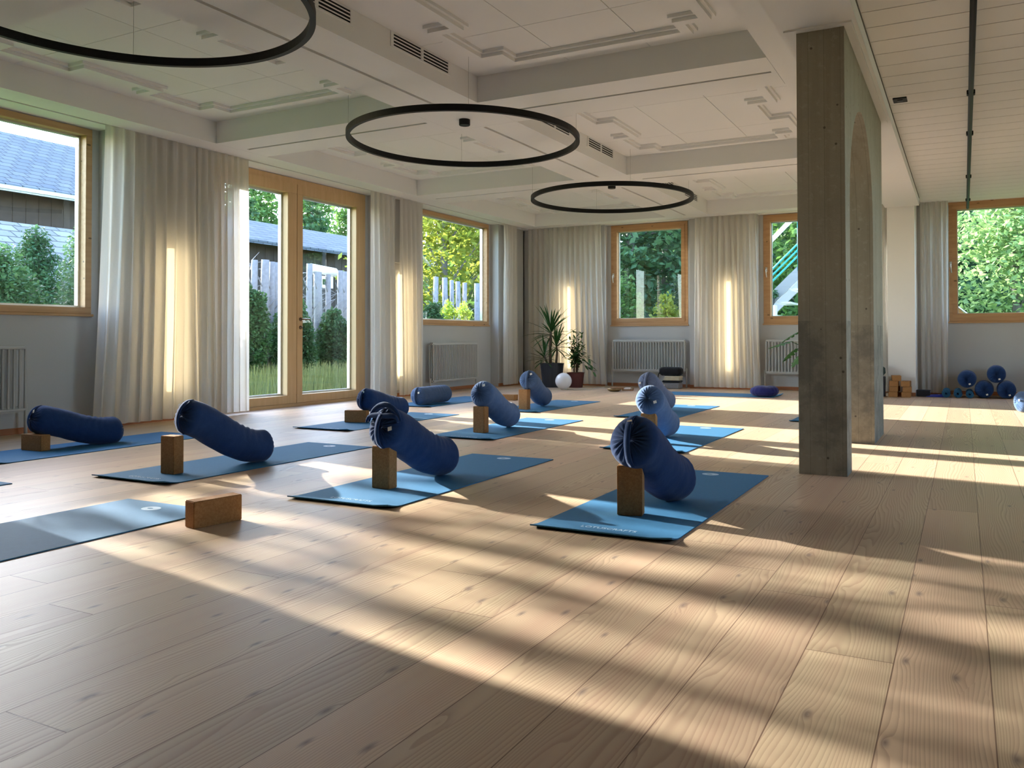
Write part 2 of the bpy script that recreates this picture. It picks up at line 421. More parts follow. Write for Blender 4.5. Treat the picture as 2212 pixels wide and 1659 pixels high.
wb = wall_with_openings('wall_back', 1, YB, YB+.18, XL, XR, [(W3[0], W3[1], ZSILL, ZHEAD), (W4[0], W4[1], ZSILL, ZHEAD), (W5[0], W5[1], ZSILL, ZHEAD), (W6[0], W6[1], ZSILL, ZHEAD)], M['wall'])
struct(wb, 'light grey plaster wall at the far end with square windows')
wr = wall_with_openings('wall_right', 0, XR, XR+.18, YN, YB+.18, [(5.0, 7.4, ZSILL, ZHEAD)], M['wall']); struct(wr)  # unseen opening added to bring fill light onto the pillar side
wn_ = wall_with_openings('wall_near', 1, YN-.18, YN, XL-.18, XR+.18, [], M['darkwall']); struct(wn_)

# piers between the windows, each with a tall warm wall-light panel in its face
def pier(n, axis, a0, a1, depth, glow=None, z0=.10, z1=1.97):
    """built as a pier standing proud of the window wall"""
    mb = MB()
    if axis == 0:
        x0, x1 = XL, XL+depth
        if glow:
            g0, g1 = glow; r = .05
            mb.box(x0, x1, a0, g0, 0, ZS); mb.box(x0, x1, g1, a1, 0, ZS); mb.box(x0, x1, g0, g1, 0, z0); mb.box(x0, x1, g0, g1, z1, ZS); mb.box(x0, x1-r, g0, g1, z0, z1)
        else: mb.box(x0, x1, a0, a1, 0, ZS)
    else:
        y1, y0 = YB, YB-depth
        if glow:
            g0, g1 = glow; r = .05
            mb.box(a0, g0, y0, y1, 0, ZS); mb.box(g1, a1, y0, y1, 0, ZS); mb.box(g0, g1, y0, y1, 0, z0); mb.box(g0, g1, y0, y1, z1, ZS); mb.box(g0, g1, y0+r, y1, z0, z1)
        else: mb.box(a0, a1, y0, y1, 0, ZS)
    o = mb.build('wall_pier', M['wall'], wl if axis == 0 else wb)
    return o
PL = [(1.46, 2.74, (1.85, 2.35)), (5.05, 6.285, (5.50, 6.02)), (9.065, 10.13, (9.38, 9.90)), (12.40, 13.30, None)]
PB = [(-7.42, -5.77, (-6.78, -6.22)), (-4.19, -3.03, (-3.78, -3.28)), (1.97, 2.63, None)]
for i, (a, b, g) in enumerate(PL): pier(i, 0, a, b, .165, g)
for i, (a, b, g) in enumerate(PB): pier(i, 1, a, b, .13, g)
WL_LABEL = ['warm wall light behind the curtain nearest the camera on the left', 'warm glowing wall light behind the wide curtain left of the glass door', 'warm glowing wall light behind the curtain gap right of the glass door']
k = 0
for (a, b, g) in PL:
    if g:
        o = MB().tube([(XL+.135, (g[0]+g[1])/2, .30), (XL+.135, (g[0]+g[1])/2, 1.80)], .034, 14).build('wall_light', M['glow']); tag(o, WL_LABEL[k], 'wall light', 'wall lights behind the curtains'); k += 1
for (a, b, g), lb in zip(PB[:2], ['warm glowing wall light behind the curtain next to the potted palm', 'warm glowing wall light behind the curtain between the two far windows']):
    o = MB().tube([((g[0]+g[1])/2, YB-.100, .30), ((g[0]+g[1])/2, YB-.100, 1.80)], .034, 14).build('wall_light', M['glow']); tag(o, lb, 'wall light', 'wall lights behind the curtains')
# big pier at the end of the dropped beam
MB().box(-1.0, -.63, 12.78, YB, 0, ZS).build('wall_pier', M['white'], wb)

# skirting boards
bl = MB()
def sk(mb, axis, a0, a1, p):
    if axis == 0: mb.box(p, p+.016, a0, a1, 0, .055)
    else: mb.box(a0, a1, p-.016, p, 0, .055)
cur = YN
for (a, b, g) in PL:
    if a > cur and not (cur > 6 and cur < 7): sk(bl, 0, cur, a, XL)
    sk(bl, 0, a, b, XL+.165); cur = b
sk(bl, 0, 13.3, YB, XL)
o = bl.build('baseboard_left', M['skirt_y']); struct(o, 'low reddish wooden skirting along the left wall')
bb = MB(); cur = XL+.02
for (a, b, g) in PB:
    if a > cur: sk(bb, 1, cur, min(a, -1.0) if a > -1 and cur < -1 else a, YB)
    sk(bb, 1, a, b, YB-.13); cur = b
sk(bb, 1, -.63, 1.97, YB); sk(bb, 1, 2.63, XR, YB); sk(bb, 1, -1.0, -.63, 12.78)
o = bb.build('baseboard_back', M['skirt_x']); struct(o, 'low reddish wooden skirting along the far wall')

# ------------------------------------------------------------------ ceiling
# bays of the coffered ceiling
BX = [(-6.98, -4.48), (-3.76, -1.27)]
BY = [(-.42, 2.40), (3.09, 5.93), (6.62, 9.40), (10.12, 12.97)]
ceil = MB().box(XL-.1, XR+.1, YN-.1, YB+.1, 3.20, 3.35).build('ceiling', M['white']); struct(ceil, 'white coffered ceiling with beams, panels and stepped mouldings')
G = .018
def soffit(x0, x1, y0, y1, groove=None):
    """white beam casing; groove = (axis, centre, from, to) splits the underside with a track slot"""
    mb = MB()
    if not groove: mb.box(x0, x1, y0, y1, ZS, 3.21); mb.build('ceiling_beam', M['white'], ceil); return
    ax, c, g0, g1 = groove
    mb.box(x0, x1, y0, y1, ZS+.035, 3.21)
    if ax == 0:   # slot runs along x at y=c
        mb.box(x0, x1, y0, c-G, ZS, ZS+.035); mb.box(x0, x1, c+G, y1, ZS, ZS+.035); mb.box(x0, g0, c-G, c+G, ZS, ZS+.035); mb.box(g1, x1, c-G, c+G, ZS, ZS+.035)
        MB().box(g0, g1, c-G+.001, c+G-.001, ZS+.020, ZS+.034).build('track_slot', M['groove'], ceil)
    else:
        mb.box(x0, c-G, y0, y1, ZS, ZS+.035); mb.box(c+G, x1, y0, y1, ZS, ZS+.035); mb.box(c-G, c+G, y0, g0, ZS, ZS+.035); mb.box(c-G, c+G, g1, y1, ZS, ZS+.035)
        MB().box(c-G+.001, c+G-.001, g0, g1, ZS+.020, ZS+.034).build('track_slot', M['groove'], ceil)
    mb.build('ceiling_beam', M['white'], ceil)
soffit(XL, -6.98, YN, YB, (1, -7.30, YN+.02, 13.27))
soffit(-6.98, -1.27, 12.97, YB, (0, 13.275, -6.96, -1.3))
soffit(-1.27, -1.02, YN, YB)
soffit(-1.02, -.565, 12.97, YB)
YC = [YN, -.42, 2.40, 3.09, 5.93, 6.62, 9.40, 10.12, 12.97]
for k in range(0, 8, 2):      # cross beams, left and right halves, and the crossings
    y0, y1 = YC[k], YC[k+1]
    c = y0+.345 if k else -.8
    soffit(-6.98+.003, -4.48, y0, y1, (0, c, -6.90, -4.55)); soffit(-3.76, -1.273, y0, y1, (0, c, -3.68, -1.31))
    soffit(-4.477, -3.763, y0+.003, y1-.003)
for (y0, y1) in BY: soffit(-4.48, -3.76, y0, y1, (1, -4.13, y0+.03, y1-.03))
# coffer panels in tiles with thin joints
pn = MB()
for (x0, x1) in BX:
    for (y0, y1) in BY:
        cx, cy = (x0+x1)/2, (y0+y1)/2
        xs = [x0, cx-.35, cx+.35, x1]; ys = [y0, cy-.6, cy+.6, y1]
        for a in range(3):
            for b in range(3):
                pn.box(xs[a]+.003, xs[a+1]-.003, ys[b]+.003, ys[b+1]-.003, ZT, 3.19)
pn.build('ceiling_panel', M['white'], ceil)
MB().box(-7.0, -1.2, YN, YB, 3.185, 3.199).build('panel_joint', M['groove'], ceil)
# meander mouldings: stepped strips that follow a broken rectangle
def strip(mb, pts, wdt, z0, z1):
    # merge collinear points, then runs along x keep the corners and runs along y fill between them
    q = []
    for p in pts:
        if q and abs(q[-1][0]-p[0]) < 1e-6 and abs(q[-1][1]-p[1]) < 1e-6: continue
        if len(q) > 1 and ((abs(q[-2][0]-q[-1][0]) < 1e-6 and abs(q[-1][0]-p[0]) < 1e-6) or (abs(q[-2][1]-q[-1][1]) < 1e-6 and abs(q[-1][1]-p[1]) < 1e-6)): q[-1] = p
        else: q.append(p)
    if abs(q[0][0]-q[1][0]) < 1e-6 and abs(q[-1][0]-q[-2][0]) < 1e-6: q = [q[-2]] + q[1:-1] if False else q
    h = wdt/2; N_ = len(q)
    for i in range(N_-1):
        (ax, ay), (bx_, by) = q[i], q[i+1]
        if abs(ay-by) < 1e-6: mb.box(min(ax, bx_)-h, max(ax, bx_)+h, ay-h, ay+h, z0, z1)
        else:
            e0 = 0 if i == 0 else h; e1 = 0 if i == N_-2 else h
            if ay < by: mb.box(ax-h, ax+h, ay+e0, by-e1, z0, z1)
            else: mb.box(ax-h, ax+h, by+e1, ay-e0, z0, z1)
n = 1
for (x0, x1) in BX:
    for (y0, y1) in BY:
        cx, cy = (x0+x1)/2, (y0+y1)/2; sy = (y1-y0)/2.84
        q = [(.73, 0), (.73, .33), (.92, .33), (.92, .95), (.73, .95), (.73, 1.15), (0, 1.15)]
        loop = [(cx+u, cy+v*sy) for u, v in q]
        loop += [(cx-u, cy+v*sy) for u, v in reversed(q)][0:]
        loop += [(cx-u, cy-v*sy) for u, v in q]
        loop += [(cx+u, cy-v*sy) for u, v in reversed(q)]
        mb = MB(); strip(mb, loop, .125, ZT-.024, ZT+.0); strip(mb, loop, .075, ZT-.052, ZT-.0245)
        o = mb.build('trim_%d' % n, M['white']); struct(o, 'white stepped meander moulding on a ceiling coffer', 'moulding'); n += 1
# dropped box beam over the concrete pillar and boarded ceiling on the right
o = MB().box(-1.026, -.565, YN, 12.78, ZB, 3.2).build('trim_%d' % n, M['white']); o_box = o; struct(o, 'white dropped box beam above the concrete pillar', 'beam'); n += 1
pk = MB(); y = YB; ypl = [5.352-.2815*t for t in range(37, -1, -1)] + [5.352+.2815*t for t in range(1, 30)]
ypl = [v for v in ypl if YN < v < YB] + [YB]; prev = YN
for v in ypl:
    pk.box(-.566, XR, prev+.005, v-.005, 2.88, 2.905); prev = v
o = pk.build('ceiling_boards', M['plank'], ceil)
MB().box(-.566, XR, YN, YB, 2.893, 2.90).build('board_joint', M['groove'], ceil)
MB().box(-.5650, -.5600, YN, 12.78, 2.868, 2.8795).build('shadow_gap', M['groove'], o_box)

# ventilation grilles on the long beam
def grille(y0, y1, lab):
    t = empty('ventilation_grille', (-3.76, (y0+y1)/2, 3.06), 0, lab, 'vent', 'air vents on the long ceiling beam')
    hw = (y1-y0)/2
    f = MB(); d = .008
    f.box(0, d, -hw, hw, .045, .058); f.box(0, d, -hw, hw, -.058, -.045); f.box(0, d, -hw, -hw+.03, -.045, .045); f.box(0, d, hw-.03, hw, -.045, .045); f.box(0, d, -.015, .015, -.045, .045)
    f.build('grille_frame', M['white'], t)
    MB().box(.0005, .002, -hw+.02, hw-.02, -.047, .047).build('backing', M['groove'] if False else M['black'], t)
    for s in (-1, 1):
        for k in range(3):
            z = -.026+.026*k
            MB().box(.001, .007, min(s*.015, s*(hw-.03)), max(s*.015, s*(hw-.03)), z-.004, z+.004).build('slat', M['white'], t)
for y0, y1, lab in [(3.62, 4.33, 'white slotted air vent on the ceiling beam at the top edge of the view'), (4.74, 5.51, 'white two-part air vent on the beam upper left of the middle ring lamp'), (7.05, 7.78, 'white air vent on the beam partly hidden behind the middle ring lamp'), (8.22, 8.98, 'white two-part air vent on the beam right of the middle ring lamp'), (10.55, 11.25, 'small air vent on the beam seen above the farthest ring lamp'), (11.72, 12.42, 'small air vent on the beam at the right end of the farthest ring lamp')]:
    grille(y0, y1, lab)

# ------------------------------------------------------------------ windows and door
def rect_frame(mb, axis, p0, p1, a0, a1, z0, z1, w, wb_=None, skip=()):
    wb_ = w if wb_ is None else wb_
    def bx(a, b, c, d_):
        if axis == 0: mb.box(p0, p1, a, b, c, d_)
        else: mb.box(a, b, p0, p1, c, d_)
    bx(a0, a1, z0, z0+wb_); bx(a0, a1, z1-w, z1); bx(a0, a0+w, z0+wb_, z1-w); bx(a1-w, a1, z0+wb_, z1-w)
def window(n, axis, a0, a1, lab, sash=False, handle=None, fw_=.062):
    P = XL if axis == 0 else YB; sg = -1 if axis == 0 else 1     # outward direction
    t = empty('window_%d' % n, (0,0,0)); struct(t, lab, 'window')
    wm = [M['pine_y'], M['pine_x']][axis]
    e = .003
    mb = MB(); rect_frame(mb, axis, P+sg*.09, P-sg*.012, a0+e, a1-e, ZSILL+e, ZHEAD-e, fw_ if not sash else .05); f = mb.build('window_frame', wm, t, bevel=.003, bseg=1)
    g0, g1, z0, z1 = a0+fw_, a1-fw_, ZSILL+fw_, ZHEAD-fw_
    if sash:
        s = .05
        mb = MB(); rect_frame(mb, axis, P+sg*.075, P-sg*.024, a0+s, a1-s, ZSILL+s, ZHEAD-s, .068); mb.build('sash', wm, t, bevel=.006)
        g0, g1, z0, z1 = a0+.105, a1-.105, ZSILL+.105, ZHEAD-.105
    gm = MB()
    if axis == 0: gm.quad((P-.05, g0-.01, z0-.01), (P-.05, g1+.01, z0-.01), (P-.05, g1+.01, z1+.01), (P-.05, g0-.01, z1+.01))
    else: gm.quad((g0-.01, P+.05, z0-.01), (g1+.01, P+.05, z0-.01), (g1+.01, P+.05, z1+.01), (g0-.01, P+.05, z1+.01))
    gm.build('glass_pane', M['glass'], t)
    # pale spacer bar / outer frame seen through the glass
    mb = MB(); rect_frame(mb, axis, P+sg*.075, P+sg*.125, g0-.005, g1+.005, z0-.005, z1+.005, .028); mb.build('outer_frame', M['chrome'], t)
    # sill board
    mb = MB()
    if axis == 0: mb.box(P-.01, P+.03, a0-.01, a1+.01, ZSILL-.022, ZSILL+.002)
    else: mb.box(a0-.01, a1+.01, P-.03, P+.01, ZSILL-.022, ZSILL+.002)
    mb.build('window_sill', wm, t, bevel=.003)
    if handle:
        hm = MB(); ha, hz = handle
        if axis == 1:
            hm.box(ha-.016, ha+.016, P-.034, P-.024, hz-.04, hz+.04); hm.tube([(ha, P-.03, hz), (ha, P-.065, hz), (ha-.004, P-.068, hz-.01), (ha+.012, P-.068, hz-.13)], .009, 8)
        hm.build('window_handle', M['chrome'], t, smooth=True)
    return t
window(1, 0, *W1, 'pine framed fixed window at the left edge, barn roof outside')
window(2, 0, *W2, 'pine framed window in the left wall near the corner, green planters outside')
window(3, 1, *W3, 'pine framed opening window in the far wall, left of the two beside the pillar', True, (W3[0]+.055, 1.98))
window(4, 1, *W4, 'pine framed far window partly hidden by the concrete pillar, steel stair outside', True, (W4[0]+.055, 1.98))
window(5, 1, *W5, 'wide pine framed window in the far wall at the right edge of the view', True, (W5[0]+.03, 1.95))
window(6, 1, *W6, 'pine framed window further right in the far wall')

t = empty('door_1'); struct(t, 'double glazed timber terrace door in the left wall with tall glass leaves', 'door')
mb = MB(); rect_frame(mb, 0, XL-.10, XL+.010, DOOR[0]+.003, DOOR[1]-.003, .0, ZHEAD-.003, .075, .045); mb.build('door_frame', M['oak_z'], t, bevel=.004)
ym = 7.675
for (a, b, l0, l1) in ((DOOR[0]+.072, ym-.002, .135, .155), (ym+.002, DOOR[1]-.072, .10, .135)):
    mb = MB(); P0, P1 = XL-.085, XL+.022
    z0, z1 = .040, ZHEAD-.072
    mb.box(P0, P1, a, b, z0, z0+.10); mb.box(P0, P1, a, b, z1-.125, z1)
    mb.box(P0, P1, a, a+l0, z0+.10, z1-.125); mb.box(P0, P1, b-l1, b, z0+.10, z1-.125)
    lf = mb.build('door_leaf', M['oak_z'], t, bevel=.004)
    gm = MB(); gm.quad((XL-.05, a+l0-.01, z0+.09), (XL-.05, b-l1+.01, z0+.09), (XL-.05, b-l1+.01, z1-.115), (XL-.05, a+l0-.01, z1-.115)); gm.build('glass_pane', M['glass'], t)
    mb = MB(); rect_frame(mb, 0, XL-.075, XL-.12, a+l0-.004, b-l1+.004, z0+.096, z1-.121, .028); mb.build('outer_frame', M['chrome'], t)
mb = MB().box(XL-.16, XL+.03, DOOR[0]+.02, DOOR[1]-.02, -.01, .036); mb.build('threshold', M['oak_y'], t, bevel=.004)
hx = XL+.022
mb = MB().lathe([(.0,0),(.024,0),(.024,.008),(.0,.008)], (hx, 7.735, 1.10), 16, Matrix.Rotation(PI/2, 4, 'Y')); mb.tube([(hx, 7.735, 1.10), (hx+.05, 7.735, 1.10), (hx+.055, 7.745, 1.10), (hx+.055, 7.85, 1.10)], .010, 8); mb.build('door_handle', M['brass'], t, smooth=True)
mb = MB().lathe([(.0,0),(.024,0),(.024,.008),(.0,.008)], (hx, 7.735, .995), 16, Matrix.Rotation(PI/2, 4, 'Y')); mb.lathe([(.0,0),(.010,0),(.014,.02),(.0,.03)], (hx+.006, 7.735, .995), 12, Matrix.Rotation(PI/2, 4, 'Y')); mb.build('lock_rosette', M['brass'], t, smooth=True)
for a0, a1, mbn in ((XR, 0, 0),): pass

# ------------------------------------------------------------------ concrete pillar with a through arch
PX0, PX1, PY0, PY1 = -.925, -.640, 5.18, 7.66
AY0, AY1, ASP = 5.40, 6.86, 1.70
poly = [(PY0, 0), (AY0, 0), (AY0, ASP)]
c, ra = (AY0+AY1)/2, (AY1-AY0)/2
for k in range(1, 24): a = PI - PI*k/24; poly.append((c+ra*math.cos(a), ASP+ra*1.02*math.sin(a)))
poly += [(AY1, ASP), (AY1, 0), (PY1, 0), (PY1, ZB-.012), (PY0, ZB-.012)]
bm = bmesh.new(); vs0 = [bm.verts.new((PX0, y_, z_)) for y_, z_ in poly]; vs1 = [bm.verts.new((PX1, y_, z_)) for y_, z_ in poly]
bm.faces.new(vs0[::-1]); bm.faces.new(vs1)
for i in range(len(poly)):
    j = (i+1) % len(poly); bm.faces.new((vs0[i], vs0[j], vs1[j], vs1[i]))
bmesh.ops.recalc_face_normals(bm, faces=bm.faces); bmesh.ops.triangulate(bm, faces=[f for f in bm.faces if len(f.verts) > 4])
me = bpy.data.meshes.new('concrete_pillar'); bm.to_mesh(me); bm.free(); me.materials.append(M['concrete'])
po = bpy.data.objects.new('concrete_pillar', me); COL.objects.link(po); tag(po, 'weathered board-marked concrete pillar wall with an arched opening, right of centre', 'pillar')
MB().box(PX0-.07, PX1+.05, PY0-.05, PY1+.05, ZB-.012, ZB-.0005).build('cover_plate', M['white'], po)

# ------------------------------------------------------------------ curtains
def curtain(axis, a0, a1, off, flare0=0, flare1=0, folds=9, seed=0, z0=.03, z1=ZS, amp=.045):
    """hanging sheer panel: axis 0 runs along y at x=off; axis 1 along x at y=off"""
    rs = random.Random(seed); mb = MB(); NU = int(folds*14); NV = 22
    ph = [rs.uniform(-.5, .5) for _ in range(folds+3)]; am = [rs.uniform(.55, 1.25) for _ in range(folds+3)]
    grid = []
    for v in range(NV+1):
        tv = v/NV; z = z1 + (z0-z1)*tv; row = []
        A0 = a0 - flare0*tv**1.6; A1 = a1 + flare1*tv**1.6
        for u in range(NU+1):
            s = u/NU*folds; i = int(s); f = s-i
            k0, k1 = ph[i]*(1-f)+ph[i+1]*f, am[i]*(1-f)+am[i+1]*f
            # pleats are tight and small at the heading, wider below; some die out
            w_ = math.sin(2*PI*s + k0*2.2*(0.25+tv)) ; w2 = math.sin(2*PI*s*2 + 1.3*k0 + 2)*max(0, .5-tv)*.5
            dd = amp*(.45+.55*min(1, tv*2.5))*k1*(math.copysign(abs(w_)**.8, w_)*.8 + w2)
            dd += .012*math.sin(3.1*tv + 5*k0)
            pos = A0+(A1-A0)*(u/NU) + .012*math.sin(2*PI*s*2)*tv
            row.append((off+dd, pos, z) if axis == 0 else (pos, off-dd, z))
        grid.append(row)
    n0 = len(mb.v)
    for r_ in grid: mb.v += r_
    W_ = NU+1
    for v in range(NV):
        for u in range(NU):
            mb.f.append((n0+v*W_+u, n0+v*W_+u+1, n0+(v+1)*W_+u+1, n0+(v+1)*W_+u)); mb.m.append(0)
    o = mb.build('curtain', M['curtain'], smooth=True)
    return o
CD = [
 (0, 4.93, 6.00, -7.30, .10, .02, 9, 1, 'wide sheer white curtain right of the left-edge window, ending at the middle of the wall'),
 (0, 5.96, 6.64, -7.30, .0, .03, 8, 2, 'sheer white curtain panel directly left of the glass door'),
 (0, 8.79, 9.33, -7.30, .0, .06, 5, 3, 'narrow sheer white curtain directly right of the glass door'),
 (0, 9.44, 9.98, -7.30, .0, .0, 5, 4, 'narrow sheer white curtain left of the window with green planters'),
 (0, 12.36, 12.84, -7.30, .0, .04, 5, 5, 'narrow bright sheer curtain on the left wall near the room corner'),
 (1, -7.28, -5.80, 13.27, .0, .10, 14, 6, 'wide sheer curtain in the corner behind the potted palm'),
 (1, -4.07, -3.03, 13.27, .03, .06, 10, 7, 'sheer curtain between the two far windows left of the pillar'),
 (1, -1.36, -1.04, 13.27, .0, .0, 4, 8, 'sliver of sheer curtain just right of the concrete pillar'),
 (1, -.575, -.20, 13.27, .0, -.02, 5, 9, 'narrow white curtain at the left side of the right-edge window'),
 (0, 1.35, 2.78, -7.30, .0, .0, 11, 10, 'sheer white curtain at the left wall outside the view')]
for ax, a0, a1, off, f0, f1, fo, sd, lab in CD:
    o = curtain(ax, a0, a1, off, f0, f1, fo, sd); tag(o, lab, 'curtain', 'sheer curtains along the window walls')

# ------------------------------------------------------------------ radiators
def radiator(axis, a0, a1, z0, z1, proud, pitch, lab, legs=True, valve=None):
    """column radiator; axis 0 stands at the left wall, 1 at the far wall"""
    base = (XL+proud, (a0+a1)/2, 0) if axis == 0 else ((a0+a1)/2, YB-proud, 0)
    t = empty('radiator', base, R(90) if axis == 0 else 0, lab, 'radiator', 'column radiators under the windows')
    hw = (a1-a0)/2; D = .035
    for nm, z in (('top_header', z1-.028), ('bottom_header', z0+.028)):
        MB().box(-hw, hw, -D-.012, D+.012, z-.026, z+.026).build(nm, M['rad'], t, bevel=.018, bseg=3)
    n = int((hw*2-.02)/pitch); first = None
    for k in range(n+1):
        x = -hw+.012 + (hw*2-.024)*k/n
        if first is None:
            mb = MB()
            for dy in (-D, D): mb.tube([(0, dy, z0+.04), (0, dy, z1-.04)], .0105, 8, False)
            first = mb.build('radiator_column', M['rad'], t, smooth=True, loc=(x, 0, 0))
        else:
            c = first.copy(); COL.objects.link(c); c.parent = t; c.location = (x, 0, 0)
    if legs:
        for s in (-1, 1):
            MB().tube([(s*(hw+.015), 0, 0), (s*(hw+.015), 0, z0+.07)], .014, 10).tube([(s*(hw+.015), 0, z0+.028), (s*(hw-.02), 0, z0+.028)], .012, 8).build('leg', M['rad'], t, smooth=True)
    return t
radiator(0, 3.05, 4.30, .20, .80, .11, .046, 'grey column radiator under the left-edge window')
r = radiator(0, 10.42, 11.72, .16, .79, .12, .040, 'grey radiator under the window near the corner, beside the lying bolster')
radiator(1, -5.62, -4.27, .26, .83, .12, .050, 'pale column radiator under the far window behind the bolsters')
radiator(1, -2.91, -1.60, .26, .83, .12, .050, 'pale column radiator under the far window next to the concrete pillar')

# ------------------------------------------------------------------ ring lamps
def ring_lamp(cx, cy, lab, z=2.705, rad=1.06, a_off=0):
    t = empty('ring_lamp', (cx, cy, z), 0, lab, 'pendant lamp', 'black ring lamps below the beam crossings')
    n = 128; hw, hh = .017, .027
    mb = MB(); prof = [(rad-hw, -hh), (rad+hw, -hh), (rad+hw, hh), (rad-hw, hh)]
    for i in range(n):
        a = 2*PI*i/n
        for r_, z_ in prof: mb.v.append((r_*math.cos(a), r_*math.sin(a), z_))
    for i in range(n):
        j = (i+1) % n
        for k in range(4):
            k2 = (k+1) % 4; mb.f.append((i*4+k, j*4+k, j*4+k2, i*4+k2)); mb.m.append(0)
    mb.build('ring', M['black'], t)
    dm = MB()
    for i in range(n):
        a = 2*PI*i/n
        for r_ in (rad-.012, rad+.012): dm.v.append((r_*math.cos(a), r_*math.sin(a), hh+.0015))
    for i in range(n):
        j = (i+1) % n; dm.f.append((i*2, i*2+1, j*2+1, j*2)); dm.m.append(0)
    dm.build('diffuser', M['label'], t)
    MB().lathe([(.0,-.055),(.048,-.055),(.052,-.05),(.052,0),(.0,0)], (0, 0, ZS-z), 28).build('canopy', M['black'], t, smooth=False)
    w0 = None
    for k in range(4):
        a = a_off + PI/2*k; x, y_ = rad*math.cos(a), rad*math.sin(a)
        X, Y_ = cx+x, cy+y_
        inb = any(u0 < X < u1 for u0, u1 in BX) and any(v0 < Y_ < v1 for v0, v1 in BY)
        zt = (ZT if inb else ZS)-z
        MB().tube([(x, y_, hh), (x, y_, zt)], .0016, 6).build('suspension_wire', M['rad'], t)
    return t
ring_lamp(-4.13, 2.80, 'large black ring lamp nearest the camera, cut by the top left edge', a_off=R(48))
ring_lamp(-4.16, 6.34, 'black ring lamp in the middle of the room, the second of three', a_off=R(35))
ring_lamp(-4.17, 9.90, 'smallest looking black ring lamp, the farthest of three', a_off=R(35))

# linear track lamp under the boarded ceiling
t = empty('linear_lamp', (.065, 5.5, 2.75), 0, 'long thin black tube lamp hanging below the white boarded ceiling', 'pendant lamp')
MB().tube([(0, -6.5, 0), (0, 7.75, 0)], .019, 14).build('tube', M['black'], t, smooth=True)
for yy in (-1.2, 1.55, 2.95, 5.2, 7.0):
    MB().box(-.030, .030, yy-.03, yy+.03, -.012, .022).build('clamp', M['black'], t, bevel=.003)
    MB().tube([(0, yy, .02), (0, yy, 2.88-2.75)], .0025, 6).build('suspension_wire', M['rad'], t)
MB().box(-.022, .022, -1.62, -1.60, -.0205, -.002).build('joint', M['chrome'], t)
t = empty('ceiling_sensor', (-.47, 7.45, 2.88), 0, 'small square black fitting set into the white boarded ceiling near the pillar', 'ceiling fitting')
MB().box(-.055, .055, -.07, .07, -.010, -.0005).build('housing', M['black'], t, bevel=.002)
MB().box(-.022, .022, -.03, .03, -.016, -.0095).build('lens', M['pot'], t, bevel=.002)

# ------------------------------------------------------------------ yoga mats
def rounded_rect(hx, hy, r, n=5):
    pts = []
    for cx, cy, a0 in ((hx-r, hy-r, 0), (-hx+r, hy-r, 90), (-hx+r, -hy+r, 180), (hx-r, -hy+r, 270)):
        for k in range(n+1): a = R(a0+90*k/n); pts.append((cx+r*math.cos(a), cy+r*math.sin(a)))
    return pts
TH = .005
FONT = None
def text_mesh(name, body, size, mat, parent, loc, rot=(0,0,0), width=None, ext=.0002):
    cu = bpy.data.curves.new(name, 'FONT'); cu.body = body; cu.size = size; cu.extrude = ext; cu.align_x = 'CENTER'; cu.align_y = 'CENTER'
    ob = bpy.data.objects.new(name, cu); COL.objects.link(ob)
    bpy.context.view_layer.update()
    dg = bpy.context.evaluated_depsgraph_get(); me = bpy.data.meshes.new_from_object(ob.evaluated_get(dg))
    bpy.data.objects.remove(ob); me.name = name
    if width:
        xs = [v.co.x for v in me.vertices]; s = width/(max(xs)-min(xs))
        for v in me.vertices: v.co.x *= s; v.co.y *= s
    me.materials.append(mat); o = bpy.data.objects.new(name, me); COL.objects.link(o); o.parent = parent; o.location = loc; o.rotation_euler = rot
    return o
def mat_mesh(curl=True):
    mb = MB(); NX, NY = 14, 50; hx, hy = .33, .915
    top, bot = [], []
    for j in range(NY+1):
        for i in range(NX+1):
            x = -hx+2*hx*i/NX; y_ = -hy+2*hy*j/NY; z = 0
            if curl:
                dn = (y_+hy); z = .012*max(0, 1-dn/.10)**2
                if i == NX: pass
                z += .010*max(0, 1-(abs(x-hx)+dn)/.10)
            # rounded corners
            top.append((x, y_, TH+z+.0004)); bot.append((x, y_, .0006+z*.9))
    mb.v = top+bot; W_ = NX+1; o = len(top)
    for j in range(NY):
        for i in range(NX):
            a = j*W_+i; mb.f.append((a, a+1, a+W_+1, a+W_)); mb.m.append(0); mb.f.append((o+a, o+a+W_, o+a+W_+1, o+a+1)); mb.m.append(0)
    for i in range(NX):
        a = i; mb.f.append((o+a, o+a+1, a+1, a)); a = NY*W_+i; mb.f.append((a, a+1, o+a+1, o+a)); mb.m += [0, 0]
    for j in range(NY):
        a = j*W_; mb.f.append((a, a+W_, o+a+W_, o+a)); a = j*W_+NX; mb.f.append((o+a, o+a+W_, a+W_, a)); mb.m += [0, 0]
    return mb
